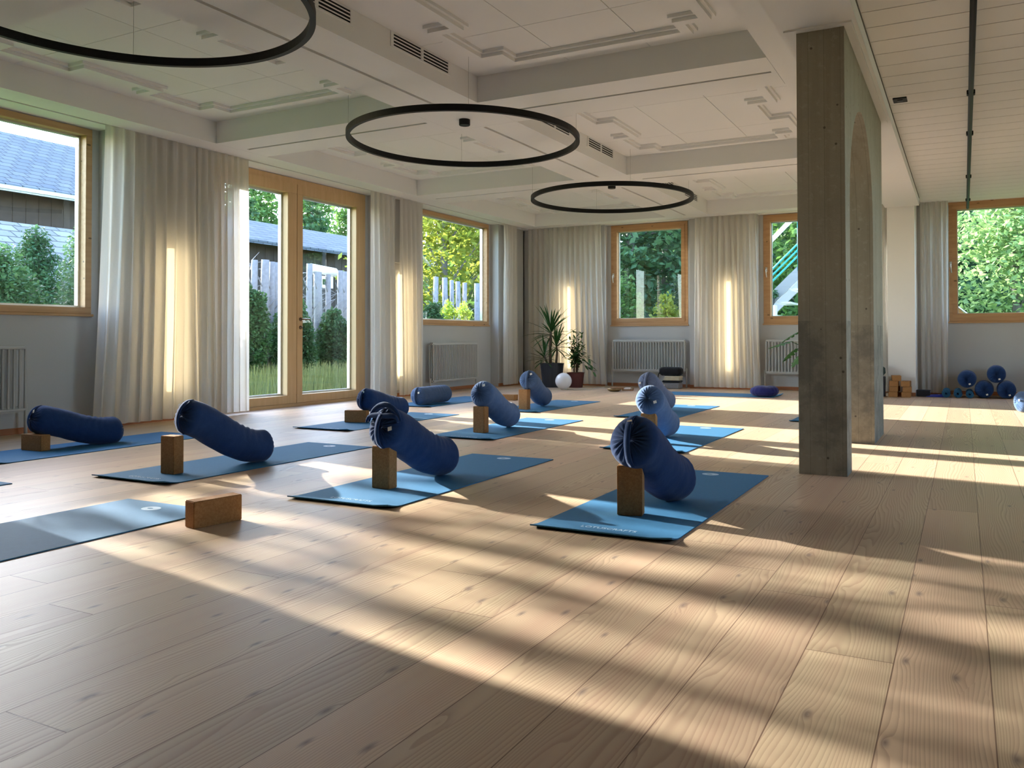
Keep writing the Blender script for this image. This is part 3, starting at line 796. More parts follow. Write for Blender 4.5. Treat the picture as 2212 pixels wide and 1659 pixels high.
MATS = [  # centre x, centre y, rotation deg, label
 (-1.405, 4.085, 0.0, 'blue yoga mat in front of the concrete pillar, front row right'),
 (-2.88, 4.10, 0.6, 'blue yoga mat in the front row centre, under the bolster with the open flap'),
 (-4.455, 4.07, 0.0, 'blue yoga mat in the front row left of centre, under the long sloping bolster'),
 (-3.60, 1.885, 0.5, 'bright blue yoga mat at the left edge beside the cork block on its side'),
 (-6.18, 4.06, 1.5, 'blue yoga mat at the left edge below the radiator, under the lowest bolster'),
 (-5.36, 6.64, 0.0, 'blue yoga mat in the second row, left, in front of the glass door'),
 (-3.84, 6.64, 0.0, 'blue yoga mat in the second row centre, under the bolster on an upright block'),
 (-2.17, 6.59, 0.0, 'blue yoga mat in the second row right, left of the pillar'),
 (-4.69, 9.02, 0.0, 'blue yoga mat in the third row in front of the white globe lamp'),
 (-3.05, 8.97, 0.0, 'blue yoga mat in the third row right, behind two bolsters'),
 (-6.24, 9.10, 0.0, 'blue yoga mat in the third row left, under the bolster lying flat'),
 (-1.26, 9.28, 0.0, 'blue yoga mat mostly hidden behind the concrete pillar'),
 (-5.305, 1.885, 0.0, 'blue yoga mat of which only a far corner shows at the left edge'),
 (-3.33, 11.95, 90.0, 'grey-blue yoga mat lying crosswise near the far wall under the navy cushion')]
proto = None
for cx, cy, rz, lab in MATS:
    if proto is None:
        t = empty('yoga_mat', (cx, cy, 0), R(rz)); proto = t
        mat_mesh().build('sheet', M['mat'], t, smooth=False)
        lg = MB(); n0 = 0; N = 40
        for i in range(N):
            a = 2*PI*i/N
            lg.v.append((.052*math.cos(a), .80+.040*math.sin(a), TH+.0009)); lg.v.append((.018*math.cos(a)-.006, .80+.010*math.sin(a), TH+.0009))
        for i in range(N):
            j = (i+1) % N; lg.f.append((2*i, 2*j, 2*j+1, 2*i+1)); lg.m.append(0)
        o = lg.build('round_logo', M['mat_print'], t); o['label'] = 'pale oval emblem at the far end of the mat'
        o = text_mesh('brand_lettering', 'LOTUSCRAFTS', .03, M['mat_print'], t, (.0, -.80, TH+.0009), (0,0,0), .26); o['label'] = 'small pale lettering at the near end of the mat'
    else:
        t = copy_tree(proto); t.location = (cx, cy, 0); t.rotation_euler = (0,0,R(rz))
    tag(t, lab, 'yoga mat', 'blue yoga mats laid out in rows')

# ------------------------------------------------------------------ cork blocks
BW, BD, BH = .075, .12, .235
bproto = MB().box(-BD/2, BD/2, -BW/2, BW/2, 0, BH).build('cork_block', M['cork'], bevel=.0035)
first = True
def block(x, y, z, rz, pose, lab, group='cork yoga blocks'):
    """pose: up (standing), side (long edge down), flat"""
    global first
    o = bproto if first else bproto.copy()
    if not first: COL.objects.link(o)
    first = False
    if pose == 'up': o.location = (x, y, z+.0005); o.rotation_euler = (0, 0, R(rz))
    elif pose == 'side':       # long axis horizontal along local x, height = BD
        o.rotation_euler = Matrix.Rotation(R(rz), 3, 'Z').__matmul__(Matrix(((0,0,1),(0,1,0),(-1,0,0)))).to_euler()
        o.location = Vector((x, y, z+BD/2+.0005)) - Matrix.Rotation(R(rz), 3, 'Z') @ Vector((BH/2, 0, 0))
    else:                      # flat: long axis along local x, height = BW
        m3 = Matrix(((0,0,1),(1,0,0),(0,1,0)))
        o.rotation_euler = (Matrix.Rotation(R(rz), 3, 'Z') @ m3).to_euler()
        o.location = Vector((x, y, z+BW/2+.0005)) - Matrix.Rotation(R(rz), 3, 'Z') @ Vector((BH/2, 0, 0))
    tag(o, lab, 'yoga block', group); return o
MZ = TH+.0004
block(-1.425, 3.605, MZ, 12, 'up', 'tall upright cork block under the bolster in front of the pillar')
block(-2.925, 3.640, MZ, 0, 'up', 'tall upright cork block under the bolster in the front row centre')
block(-4.440, 3.450, MZ, 0, 'up', 'tall upright cork block under the long sloping bolster on the left')
block(-3.075, 2.610, 0, 80, 'side', 'cork block standing on its long edge alone on the wooden floor beside the mat')
block(-6.305, 3.715, MZ, 2, 'side', 'low cork block on its long edge under the bolster nearest the left edge')
block(-5.490, 6.395, MZ, 14, 'side', 'low cork block under the bolster in front of the glass door')
block(-3.875, 6.170, MZ, -4, 'up', 'upright cork block under the second row centre bolster')
block(-4.690, 8.440, MZ, -3, 'up', 'upright light cork block under the bolster beside the globe lamp')
block(-5.640, 9.700, 0, 0, 'flat', 'cork block lying flat on the floor behind the second row bolster')
block(-2.275, 6.160, MZ, 6, 'up', 'upright cork block almost hidden between two bolsters in front of the pillar')
block(-3.180, 8.560, MZ, 0, 'up', 'upright cork block hidden under the farthest bolster')
for k in range(4): block(-.915+[0, .012, .006, .035][k], 12.60+(.012 if k % 2 else 0), k*(BW+.002), 90+[0, -3, 2, 8][k], 'flat', ['lowest cork block of the taller stack by the white pier', 'second cork block from the floor in the taller stack by the white pier', 'third cork block from the floor in the taller stack by the white pier', 'topmost cork block of the taller stack by the white pier'][k], 'cork blocks stacked by the white pier')
for k in range(3): block(-.745+[0, .010, -.004][k], 12.60+(.010 if k % 2 else 0), k*(BW+.002), 90+[0, 3, -2][k], 'flat', ['lowest cork block of the shorter stack by the white pier', 'middle cork block of the shorter stack by the white pier', 'topmost cork block of the shorter stack by the white pier'][k], 'cork blocks stacked by the white pier')

# ------------------------------------------------------------------ bolsters
def bez(p, t):
    a, b, c, d_ = p; u = 1-t
    return a*u**3 + b*3*u*u*t + c*3*u*t*t + d_*t**3
def bolster(H, T, lab, R0=.118, mat=None, sag=.0, style='pleat', roll=0, seed=0, tag_ang=30, headup=0.0):
    mat = mat or M['bolster']; H, T = Vector(H), Vector(T)
    t = empty('bolster', (T.x, T.y, 0), 0, lab, 'bolster', 'blue yoga bolsters')
    O = Vector((T.x, T.y, 0)); dh = Vector((T.x-H.x, T.y-H.y, 0)); LH = dh.length; dh.normalize(); drop = H.z-T.z
    P = [H, H + (T-H)*.30 + Vector((0,0,headup + drop*.10)), T - dh*LH*.38 + Vector((0,0,drop*.03-sag)), T]
    rs = random.Random(seed); npl = 22
    N = 40; SEG = 72; cap = .062
    # stations: (t along curve, extra along tangent, radius factor, pleat weight)
    st = []
    for k in range(9):
        a = k/8*PI/2; st.append((0, -cap*math.cos(a)+ (0.018 if k == 0 else 0), [.02, .16, .34, .53, .70, .83, .92, .975, 1.0][k] , 1-a/(PI/2)))
    for k in range(1, N): st.append((k/N, 0, 1.0, 0))
    for k in range(8, -1, -1):
        a = k/8*PI/2; st.append((1, cap*math.cos(a)- (0.018 if k == 0 else 0), [.02, .16, .34, .53, .70, .83, .92, .975, 1.0][k], 1-a/(PI/2)))
    mb = MB(); upv = Vector((0,0,1)); frames = []
    for (tt, ext, rf, pw) in st:
        p = bez(P, tt); q = (bez(P, min(1, tt+.01))-bez(P, max(0, tt-.01))).normalized()
        side = q.cross(upv).normalized(); u2 = side.cross(q).normalized()
        c = p + q*ext - O; frames.append((c, q, side, u2, rf))
        for s in range(SEG):
            a = 2*PI*s/SEG
            rr = R0*rf
            pl = math.sin(npl*a + 1.5*math.sin(a*2+seed))
            rr *= 1 + .10*pw*pl*(1-pw*.5)*(1 if rf > .1 else 0)
            off = q*(.012*pw*pl*(1 if ext <= 0 else -1))*(1 if rf > .1 else 0)
            # creases on the concave side of the bend
            nz = mnoise.noise(Vector((tt*9+seed*3.1, math.cos(a)*1.3, math.sin(a)*1.3)))
            rr *= 1 + .030*nz
            if 0 < tt < 1:
                top = max(0, math.cos(a-PI/2))
                rr -= .0045*top*math.sin(tt*70+2*math.sin(a*3))*math.exp(-((tt-.68)/.16)**2)
            # flattened where it rests
            v = c + side*(math.cos(a)*rr) + u2*(math.sin(a)*rr) + off
            if v.z < MZ+.002: v.z = MZ+.002 + (v.z-MZ-.002)*.02
            mb.v.append(tuple(v))
    NS = len(st)
    for i in range(NS-1):
        for s in range(SEG):
            s2 = (s+1) % SEG
            mb.f.append((i*SEG+s, i*SEG+s2, (i+1)*SEG+s2, (i+1)*SEG+s)); mb.m.append(0)
    mb.f.append(tuple(reversed(range(SEG)))); mb.f.append(tuple((NS-1)*SEG+s for s in range(SEG))); mb.m += [0, 0]
    mb.build('cover', mat, t, smooth=True)
    # head end details
    c, q, side, u2, _ = frames[8]
    def on_cap(u, v_, lift):      # u,v in units of radius on the end cap
        r_ = math.hypot(u, v_); h_ = cap*math.sqrt(max(0, 1-min(1, r_)**2.2))
        return c + side*(u*R0) + u2*(v_*R0) - q*(h_+lift)
    ca, sa = math.cos(roll), math.sin(roll)
    def rot(u, v_): return (u*ca-v_*sa, u*sa+v_*ca)
    if style in ('handle', 'flap'):
        # handle band across the end cap
        hb = MB(); K = 16; ww = .24
        for k in range(K+1):
            u = -1.0+2.0*k/K; lift = .010+(.020 if style == 'flap' else .012)*math.cos(u*PI/2)
            a_ = on_cap(*rot(-ww/2, u), lift); b_ = on_cap(*rot(ww/2, u), lift)
            hb.v += [tuple(a_), tuple(b_), tuple(a_+q*.006), tuple(b_+q*.006)]
        for k in range(K):
            i = 4*k; hb.f += [(i, i+4, i+5, i+1), (i+2, i+3, i+7, i+6), (i, i+2, i+6, i+4), (i+1, i+5, i+7, i+3)]; hb.m += [0]*4
        hb.build('carry_handle', mat, t, smooth=True)
    if style == 'flap':
        # turned-up lip of cloth around the opening at the upper end
        lp = MB(); K = 26; path = []; rads = []
        for k in range(K+1):
            a = R(18) + R(150)*k/K
            v = c + side*(math.cos(a)*R0*1.0) + u2*(math.sin(a)*R0*1.02) - q*(.030+.028*math.sin(PI*k/K))
            path.append(v); rads.append(.006+.010*math.sin(PI*k/K))
        lp.tube(path, rads, 8)
        path = []; rads = []
        for k in range(K+1):
            a = R(12) + R(160)*k/K; f = math.sin(PI*k/K)
            v = c + side*(math.cos(a)*R0*(.98)) + u2*(math.sin(a)*R0*(1.0-.52*f)) - q*(.052+.010*f)
            path.append(v); rads.append(.006+.011*f)
        lp.tube(path, rads, 8); lp.build('opening_lip', mat, t, smooth=True)
    if style == 'pleat':
        # gathered centre with button
        b = MB(); ctr = on_cap(0, 0, -.014)
        K = Matrix((side, u2, -q)).transposed().to_4x4()
        b.lathe([(.0, -.006), (.011, -.004), (.011, .003), (.0, .006)], ctr, 14, K); b.build('gather_button', mat, t, smooth=True)
    # small pale label
    u, v_ = .62*math.cos(R(tag_ang)), .62*math.sin(R(tag_ang))
    p0 = on_cap(u, v_, .014); lb = MB()
    e1 = (side*math.cos(.3)+u2*math.sin(.3))*.013; e2 = (u2*math.cos(.3)-side*math.sin(.3))*.011
    lb.quad(p0-e1-e2, p0+e1-e2, p0+e1+e2, p0-e1+e2); lb.quad(p0-e1-e2+q*.002, p0-e1+e2+q*.002, p0+e1+e2+q*.002, p0+e1-e2+q*.002)
    o = lb.build('sewn_label', M['label'], t); o['label'] = 'small pale sewn label'
    return t
ZU = MZ+BH+.118-.006
ZD = .118+MZ
bolster((-1.405, 3.60, ZU), (-1.36, 4.04, ZD), 'dark blue bolster with a carry band, tilted on a block before the pillar', .125, style='handle', seed=1, roll=.12, tag_ang=95)
bolster((-2.905, 3.64, ZU-.01), (-2.885, 4.15, ZD), 'dark blue bolster with an open folded flap at its raised end, front row centre', .118, style='flap', seed=2, tag_ang=-10)
bolster((-4.375, 3.52, ZU), (-4.33, 4.06, ZD-.008), 'dark blue sloping bolster on an upright block, front row left of centre', .112, style='handle', seed=3, sag=.015, tag_ang=120)
bolster((-6.33, 3.76, MZ+BD+.108), (-6.20, 4.27, ZD-.012), 'dark blue creased bolster sagging over a low block at the left edge', .108, style='handle', seed=4, sag=.03, tag_ang=60)
bolster((-5.43, 6.46, MZ+BD+.108), (-5.40, 6.98, ZD-.010), 'blue bolster on a low block in front of the glass door', .112, style='handle', seed=5, tag_ang=80)
bolster((-6.19, 8.37, ZD), (-6.17, 8.92, ZD), 'blue bolster lying flat on a mat beneath the corner window radiator', .112, M['bolster_light'], style='handle', seed=6, tag_ang=40)
bolster((-3.865, 6.18, ZU), (-3.885, 6.69, ZD), 'blue bolster with a gathered end on an upright block, second row centre', .116, M['bolster_light'], style='pleat', seed=7, tag_ang=60)
bolster((-4.665, 8.50, ZU), (-4.72, 8.98, ZD), 'light blue bolster on an upright block left of the white globe lamp', .116, M['bolster_light'], style='handle', seed=8, tag_ang=50)
bolster((-2.265, 6.15, ZU), (-2.29, 6.62, ZD), 'blue bolster with a round pleated end facing the camera, second row right', .118, M['bolster_light'], style='pleat', seed=9, tag_ang=-28)
bolster((-3.170, 8.55, ZU), (-3.13, 9.05, ZD), 'grey-blue bolster peeking out behind the pleated one, third row', .118, M['bolster_grey'], style='handle', seed=10, tag_ang=200)
bolster((.575, 10.55, ZD-.006), (1.10, 10.80, ZD-.006), 'pale blue sunlit bolster cut by the right edge of the view', .118, M['bolster_light'], style='pleat', seed=11, tag_ang=20)
# pile of bolsters against the far wall, shade put in by dark cotton
for k, (x, y_, z, lab) in enumerate([(.03, 12.92, .26, 'dark blue round bolster end, left one of the upper pair in the pile'), (.40, 12.95, .335, 'dark blue round bolster end, topmost and right one of the upper pair in the pile'), (.245, 12.90, .119, 'dark blue bolster end at the bottom centre of the pile'), (.52, 12.90, .119, 'dark blue bolster end at the bottom right of the pile')]):
    bolster((x, y_-.10, z), (x+.01, y_+.26, z), lab, .119, M['bolster'], style='flat', seed=20+k, tag_ang=-60)

# rolled mats, folded cloth and black box left of the pile
def spiral_roll(x, y, r, lab):
    mb = MB(); n = 70; L_ = .55; th = .005
    for k in range(n+1):
        a = 2*PI*4*k/n; rr = r*(.28+.72*k/n)
        for dy in (0, L_):
            mb.v.append((rr*math.cos(a), dy, r+rr*math.sin(a))); mb.v.append(((rr-th)*math.cos(a), dy, r+(rr-th)*math.sin(a)))
    for k in range(n):
        i = 4*k; mb.f += [(i, i+2, i+6, i+4), (i+1, i+5, i+7, i+3), (i, i+4, i+5, i+1), (i+2, i+3, i+7, i+6)]; mb.m += [0]*4
    o = mb.build('rolled_yoga_mat', M['mat'], loc=(x, y, .001)); tag(o, lab, 'rolled mat', 'rolled mats on the floor by the far wall')
spiral_roll(-.235, 12.70, .060, 'rolled-up blue mat on the floor, leftmost of the rolls by the far wall')
spiral_roll(-.085, 12.70, .060, 'rolled-up blue mat on the floor, middle of the rolls by the far wall')
spiral_roll(.065, 12.70, .055, 'rolled-up blue mat on the floor below the left bolster end')
mb = MB(); NX, NY = 20, 10
for j in range(NY+1):
    for i in range(NX+1):
        x = -.13+.26*i/NX; y_ = -.16+.32*j/NY; e = min(1, (NX-abs(2*i-NX))/6, (NY-abs(2*j-NY))/4)
        mb.v.append((x, y_, .004+.05*e**.6*(.55+.45*mnoise.noise(Vector((x*14, y_*14, 2)))) * (.3+.7*i/NX)))
for j in range(NY):
    for i in range(NX):
        a = j*(NX+1)+i; mb.f.append((a, a+1, a+NX+2, a+NX+1)); mb.m.append(0)
o = mb.build('folded_cloth', M['royal'], smooth=True, loc=(-.37, 12.90, 0)); tag(o, 'crumpled royal blue cloth on the floor between black box and rolled mats', 'cloth')
t = empty('storage_box', (-.545, 12.78+.07, 0), 0, 'low black box on the floor at the foot of the white pier', 'box')
o = MB().box(-.075, .10, -.07, .10, .001, .075).build('body', M['pot'], t, bevel=.006); MB().box(-.08, .105, -.075, .105, .0755, .092).build('lid', M['pot'], t, bevel=.004)

# navy meditation cushion
t = empty('meditation_cushion', (-2.59, 11.80, MZ+.001), 0, 'round navy blue meditation cushion on the crosswise mat by the far wall', 'cushion')
prof = [(.0, .006), (.10, .0), (.16, .012), (.195, .05), (.20, .085), (.185, .12), (.14, .145), (.07, .152), (.0, .146)]
mb = MB(); SEG = 64
for r_, z_ in prof:
    for s in range(SEG):
        a = 2*PI*s/SEG; rr = r_*(1+.022*math.sin(18*a)*(r_ > .12)); mb.v.append((rr*math.cos(a), rr*math.sin(a), z_ + .006*math.sin(3*a+1)*(r_ > 0)*(z_ > .05)))
for i in range(len(prof)-1):
    for s in range(SEG): s2 = (s+1) % SEG; mb.f.append((i*SEG+s, i*SEG+s2, (i+1)*SEG+s2, (i+1)*SEG+s)); mb.m.append(0)
mb.build('cover', M['navy'], t, smooth=True)
MB().tube([(.198*math.cos(2*PI*k/48), .198*math.sin(2*PI*k/48), .068) for k in range(48)], .004, 6, closed=True).build('piping', M['navy'], t, smooth=True)

# white globe lamp
t = empty('globe_lamp', (-5.955, 12.05, 0), 0, 'white glass globe lamp standing on the floor before the potted plants', 'lamp')
prof = [(.0, .014)] + [(.137*math.sin(a), .143-.137*math.cos(a)) for a in [R(x) for x in range(22, 180, 8)]] + [(.0, .281)]
MB().lathe(prof, (0,0,0), 40).build('globe', M['sphere'], t, smooth=True); MB().lathe([(.0,.001),(.048,.001),(.05,.018),(.0,.018)], (0,0,0), 24).build('base', M['label'], t)
MB().tube([(.05, 0, .006), (.16, .02, .005), (.26, -.06, .005), (.34, .3, .005), (.35, .9, .005)], .004, 6).build('cable', M['label'], t, smooth=True)

# singing bowls and small wooden tray on the floor
t = empty('singing_bowl', (-5.02, 12.00, 0), 0, 'shallow bronze bowl with a wooden striker on the floor before the radiator', 'bowl')
MB().lathe([(.0,.004),(.07,.001),(.105,.02),(.12,.05),(.116,.05),(.10,.024),(.06,.010),(.0,.010)], (0,0,0), 36).build('bowl', M['brasswood'], t, smooth=True)
MB().tube([(-.06, -.02, .058), (.14, .03, .054)], [.012, .009], 8).build('striker', M['woodlog'], t, smooth=True)
t = empty('wooden_tray', (-4.90, 12.28, 0), R(10), 'small reddish wooden tray with folded cloth next to the bronze bowl', 'tray')
MB().box(-.09, .09, -.06, .06, .001, .014).box(-.09, -.08, -.06, .06, .014, .045).box(.08, .09, -.06, .06, .014, .045).build('tray', M['woodlog'], t, bevel=.003)
MB().box(-.055, .06, -.04, .04, .015, .050).build('folded_napkin', M['porcelain'], t, bevel=.012, bseg=3)

# pile of blankets with a black bag under the radiator
o = MB().box(-.145, .145, -.10, .10, 0, .10).build('storage_crate', M['greycloth'], bevel=.012, loc=(-4.42, 13.12, .001)); tag(o, 'grey fabric crate on the floor at the right foot of the far radiator', 'crate')
for k in range(3):
    o = MB().box(-.155+.012*k, .16-.006*k, -.105, .105, 0, .036).build('folded_blanket', M['cream'] if k != 0 else M['blackcloth'], bevel=.014, bseg=3, loc=(-4.425+.008*k, 13.115, .102+.0375*k)); tag(o, ['thin black folded blanket lying on the grey crate, lowest of three', 'cream folded blanket, the middle of the pile beneath the black bag', 'cream folded blanket directly beneath the black bag'][k], 'blanket', 'blankets piled by the far radiator')
mb = MB(); SEG = 40
prof = [(.0, 0), (.8, .0), (.98, .03), (1.0, .07), (.97, .11), (.8, .135), (.0, .14)]
for r_, z_ in prof:
    for s in range(SEG):
        a = 2*PI*s/SEG; mb.v.append((math.copysign(abs(math.cos(a))**.5, math.cos(a))*.20*r_, math.copysign(abs(math.sin(a))**.5, math.sin(a))*.11*r_, z_+.004*math.sin(11*a)))
for i in range(len(prof)-1):
    for s in range(SEG): s2 = (s+1) % SEG; mb.f.append((i*SEG+s, i*SEG+s2, (i+1)*SEG+s2, (i+1)*SEG+s)); mb.m.append(0)
t = empty('bag', (-4.44, 13.11, .222), 0, 'puffy black bag on top of the blanket pile by the far radiator', 'bag')
mb.build('body', M['blackcloth'], t, smooth=True); MB().tube([(-.15, -.06, .10), (-.19, -.11, .02), (-.20, -.115, -.06), (-.185, -.11, -.10)], .008, 6).build('strap', M['blackcloth'], t, smooth=True)
for k, (x, y_) in enumerate([(-4.60, 12.86), (-4.50, 12.83)]):
    o = MB().lathe([(.0,.0),(.022,.0),(.034,.03),(.036,.075),(.032,.075),(.030,.03),(.0,.008)], (0,0,0), 24).build('cup', M['porcelain'], smooth=True, loc=(x, y_, .001)); tag(o, ['small pale cup on the floor, the left one before the grey crate', 'small pale cup on the floor, the right one before the grey crate'][k], 'cup', 'cups before the grey crate')
o = MB().tube([(0,0,.02), (.16,.02,.02)], .018, 10).build('torch', M['black'], smooth=True, loc=(-4.82, 12.86, 0)); tag(o, 'short black cylinder lying on the floor left of the cups', 'torch')

# ------------------------------------------------------------------ potted plants
def blade(mb, base, az, el, ln, wd, droop, n=6):
    """one long arching leaf"""
    p = Vector(base); d_ = Vector((math.cos(az)*math.cos(el), math.sin(az)*math.cos(el), math.sin(el))); pts = [p.copy()]
    for k in range(n):
        p = p + d_*(ln/n); pts.append(p.copy()); d_ = (d_ + Vector((0,0,-droop*(k+1)/n))).normalized()
    side = Vector((-math.sin(az), math.cos(az), 0)); n0 = len(mb.v)
    for k, q in enumerate(pts):
        w_ = wd*math.sin(PI*min(.97, (k+.55)/(n+.8)))**.8 if k < n else .0005
        mb.v += [tuple(q-side*w_), tuple(q+Vector((0,0,-w_*.35))), tuple(q+side*w_)]
    for k in range(n):
        i = n0+3*k; mb.f += [(i, i+1, i+4, i+3), (i+1, i+2, i+5, i+4)]; mb.m += [0, 0]
rs = random.Random(3)
t = empty('potted_palm', (-6.46, 12.62, 0), 0, 'spiky yucca palm in a tall anthracite pot in the far corner', 'potted plant')
MB().lathe([(.0,.001),(.165,.001),(.205,.38),(.215,.42),(.19,.42),(.185,.385),(.0,.385)], (0,0,0), 32).build('pot', M['pot'], t, smooth=False)
MB().lathe([(.0,.37),(.184,.37),(.184,.392),(.0,.395)], (0,0,0), 24).build('soil', M['soil'], t)
MB().tube([(-.03,0,.39), (-.04,.01,.7), (-.02,0,.98)], [.028,.024,.02], 8).tube([(.06,.03,.39), (.08,.04,.6), (.06,.05,.75)], [.022,.02,.016], 8).tube([(-.06,-.05,.39), (-.12,-.06,.55)], [.02,.016], 8).build('trunk', M['stem'], t, smooth=True)
for cpt, nl, ll in (((-.02, 0, 1.0), 46, .50), ((.06, .05, .76), 30, .42), ((-.12, -.06, .56), 24, .36)):
    mb = MB()
    for k in range(nl):
        el = R(80-105*(k/nl)+rs.uniform(-12, 12)); blade(mb, (cpt[0], cpt[1], cpt[2]-.10*k/nl), rs.uniform(0, 2*PI), el, ll*rs.uniform(.75, 1.15), .016, .16)
    mb.build('leaf_rosette', M['leaf_dark'], t, smooth=True)
t = empty('potted_ficus', (-6.05, 12.72, 0), 0, 'bushy small-leaved plant in a dark red pot right of the yucca', 'potted plant')
MB().lathe([(.0,.001),(.12,.001),(.15,.24),(.158,.26),(.14,.26),(.138,.235),(.0,.235)], (0,0,0), 28).build('pot', M['redpot'], t)
MB().lathe([(.0,.225),(.137,.225),(.137,.245),(.0,.245)], (0,0,0), 24).build('soil', M['soil'], t)
st = MB(); lf = MB()
for k in range(16):
    az = rs.uniform(0, 2*PI); h_ = rs.uniform(.30, .80); sp = rs.uniform(.05, .27)
    pts = [Vector((.03*math.cos(az), .03*math.sin(az), .24)), Vector((sp*.4*math.cos(az), sp*.4*math.sin(az), .24+h_*.6)), Vector((sp*math.cos(az), sp*math.sin(az), .24+h_))]
    st.tube(pts, [.006, .004, .002], 5, False)
    for q in range(18):
        f = rs.uniform(.25, 1); p = pts[0].lerp(pts[1], f*2) if f < .5 else pts[1].lerp(pts[2], f*2-1)
        blade(lf, p, rs.uniform(0, 2*PI), R(rs.uniform(-35, 45)), rs.uniform(.08, .15), .017, .25, 3)
for k in range(3):
    p0 = Vector((.10+.03*k, .0, .60-.1*k))
    for q in range(8): blade(lf, p0+Vector((.03*q, -.01*q, -.018*q)), R(rs.uniform(-70, 50)), R(rs.uniform(-50, 10)), .13, .022, .2, 3)
st.build('stems', M['stem'], t); lf.build('leaves', M['leaf_mid'], t, smooth=True)
# monstera behind the pillar
t = empty('potted_monstera', (-1.80, 12.55, 0), 0, 'large-leaved green plant of which a few leaves show left of the pillar', 'potted plant')
MB().lathe([(.0,.001),(.15,.001),(.19,.34),(.20,.37),(.17,.37),(.165,.34),(.0,.34)], (0,0,0), 28).build('pot', M['pot'], t)
MB().lathe([(.0,.33),(.165,.33),(.165,.345),(.0,.35)], (0,0,0), 24).build('soil', M['soil'], t)
def monstera_leaf(mb, base, az, el, s):
    X = Vector((math.cos(az)*math.cos(el), math.sin(az)*math.cos(el), math.sin(el))); Y = Vector((-math.sin(az), math.cos(az), 0)); Z = X.cross(Y)
    n0 = len(mb.v); n = 13; mb.v.append(tuple(Vector(base)))
    for side in (-1, 1):
        for k in range(n+1):
            f = k/n; w_ = s*.52*math.sin(PI*(f*.92+.06))**.7; notch = (k % 3 == 2)
            ww = w_*(.45 if notch else 1)
            p = Vector(base)+X*(s*(f-.12))+Y*side*ww+Z*(-.25*ww*ww/s - .15*f*f*s)
            mid = Vector(base)+X*(s*f)+Z*(-.15*f*f*s); mb.v += [tuple(mid), tuple(p)]
        o_ = n0+1+(0 if side < 0 else 2*(n+1))
        for k in range(n): mb.f.append((o_+2*k, o_+2*k+1, o_+2*k+3, o_+2*k+2)); mb.m.append(0)
st = MB(); lf = MB()
for (az, el, h_, rch, s) in ((185, -25, .95, .42, .34), (200, -10, .80, .55, .36), (170, -35, .68, .50, .30), (150, 20, 1.0, .2, .32), (20, 10, .75, .3, .3), (300, 0, .9, .25, .3), (60, 15, .8, .3, .3), (220, -40, .6, .45, .26)):
    a = R(az); tip = (rch*math.cos(a), rch*math.sin(a), h_)
    st.tube([(0,0,.34), (rch*.35*math.cos(a), rch*.35*math.sin(a), h_*.8), tip], [.009, .007, .005], 6, False); monstera_leaf(lf, tip, a, R(el), s)
st.build('stems', M['leaf_dark'], t, smooth=True); lf.build('leaves', M['leaf_mid'], t)
t = empty('plant_stand', (-1.13, 12.62, 0), 0, 'dark green plant on a black stand just right of the pillar', 'plant')
MB().box(-.07, .10, -.10, .10, .001, .29).build('stand', M['pot'], t, bevel=.006)
mb = MB().lathe([(.0,.292),(.06,.292),(.10,.34),(.095,.41),(.04,.455),(.0,.46)], (.01,0,0), 20); mb.build('foliage', M['darkgreen'], t, smooth=True)

# ------------------------------------------------------------------ outdoors
GZ = -.14
gm = NT('meadow'); p = gm.pos()
c = gm.mix(gm.noise(p, 1.5, 5, .7), (.065, .125, .03), (.11, .19, .045)); gm.pbr(c, .95, .1, 0, gm.bump(gm.noise(p, 25, 4), .8, .05)); M['ground'] = gm.mat
gmsh = MB(); gmsh.quad((-140, -60, GZ), (60, -60, GZ), (60, 120, GZ), (-140, 120, GZ))
o = gmsh.build('garden_ground', M['ground']); struct(o, 'green lawn and meadow outside the windows', 'ground')
M['l_conifer'] = mat_leaf('conifer_needles', (.020, .065, .035), (.09, .19, .08), .3)
M['l_spruce'] = mat_leaf('spruce_needles', (.018, .055, .040), (.065, .150, .085), .3)
M['l_bright'] = mat_leaf('bright_feathery_leaves', (.12, .23, .09), (.34, .50, .26), .5)
M['l_maple'] = mat_leaf('yellow_green_leaves', (.09, .15, .02), (.34, .37, .07), .5)
M['l_lime'] = mat_leaf('lime_leaves', (.16, .28, .03), (.36, .50, .08), .5)
M['l_shrub'] = mat_leaf('shrub_leaves', (.015, .06, .022), (.07, .17, .06), .3)
M['l_broad'] = mat_leaf('broadleaf_green', (.035, .10, .025), (.14, .27, .08), .45)
M['l_grass'] = mat_leaf('dry_meadow_grass', (.12, .17, .06), (.32, .36, .17), .4)
M['bark'] = simple('grey_bark', (.16, .15, .15), .95, nscale=14, namt=.4, bump=.5, bscale=30)
M['birch'] = simple('birch_bark', (.20, .205, .215), .85, nscale=18, namt=.35, bump=.4, bscale=25)
M['oldwood'] = simple('weathered_dark_boards', (.050, .038, .032), .9, nscale=6, namt=.4)
M['slate'] = mat_shingle('slate_roof', (.085, .105, .13), (.13, .15, .175))
M['stone'] = mat_shingle('pale_stone_shingle', (.13, .145, .15), (.22, .23, .22))
M['gutter'] = simple('zinc_gutter', (.45, .50, .54), .4, .5, .4)
M['steel'] = simple('grey_steel', (.30, .33, .34), .5, .4, .2)
M['turq'] = simple('turquoise_paint', (.03, .42, .46), .45)
M['whitep'] = simple('white_paint', (.78, .80, .80), .5)

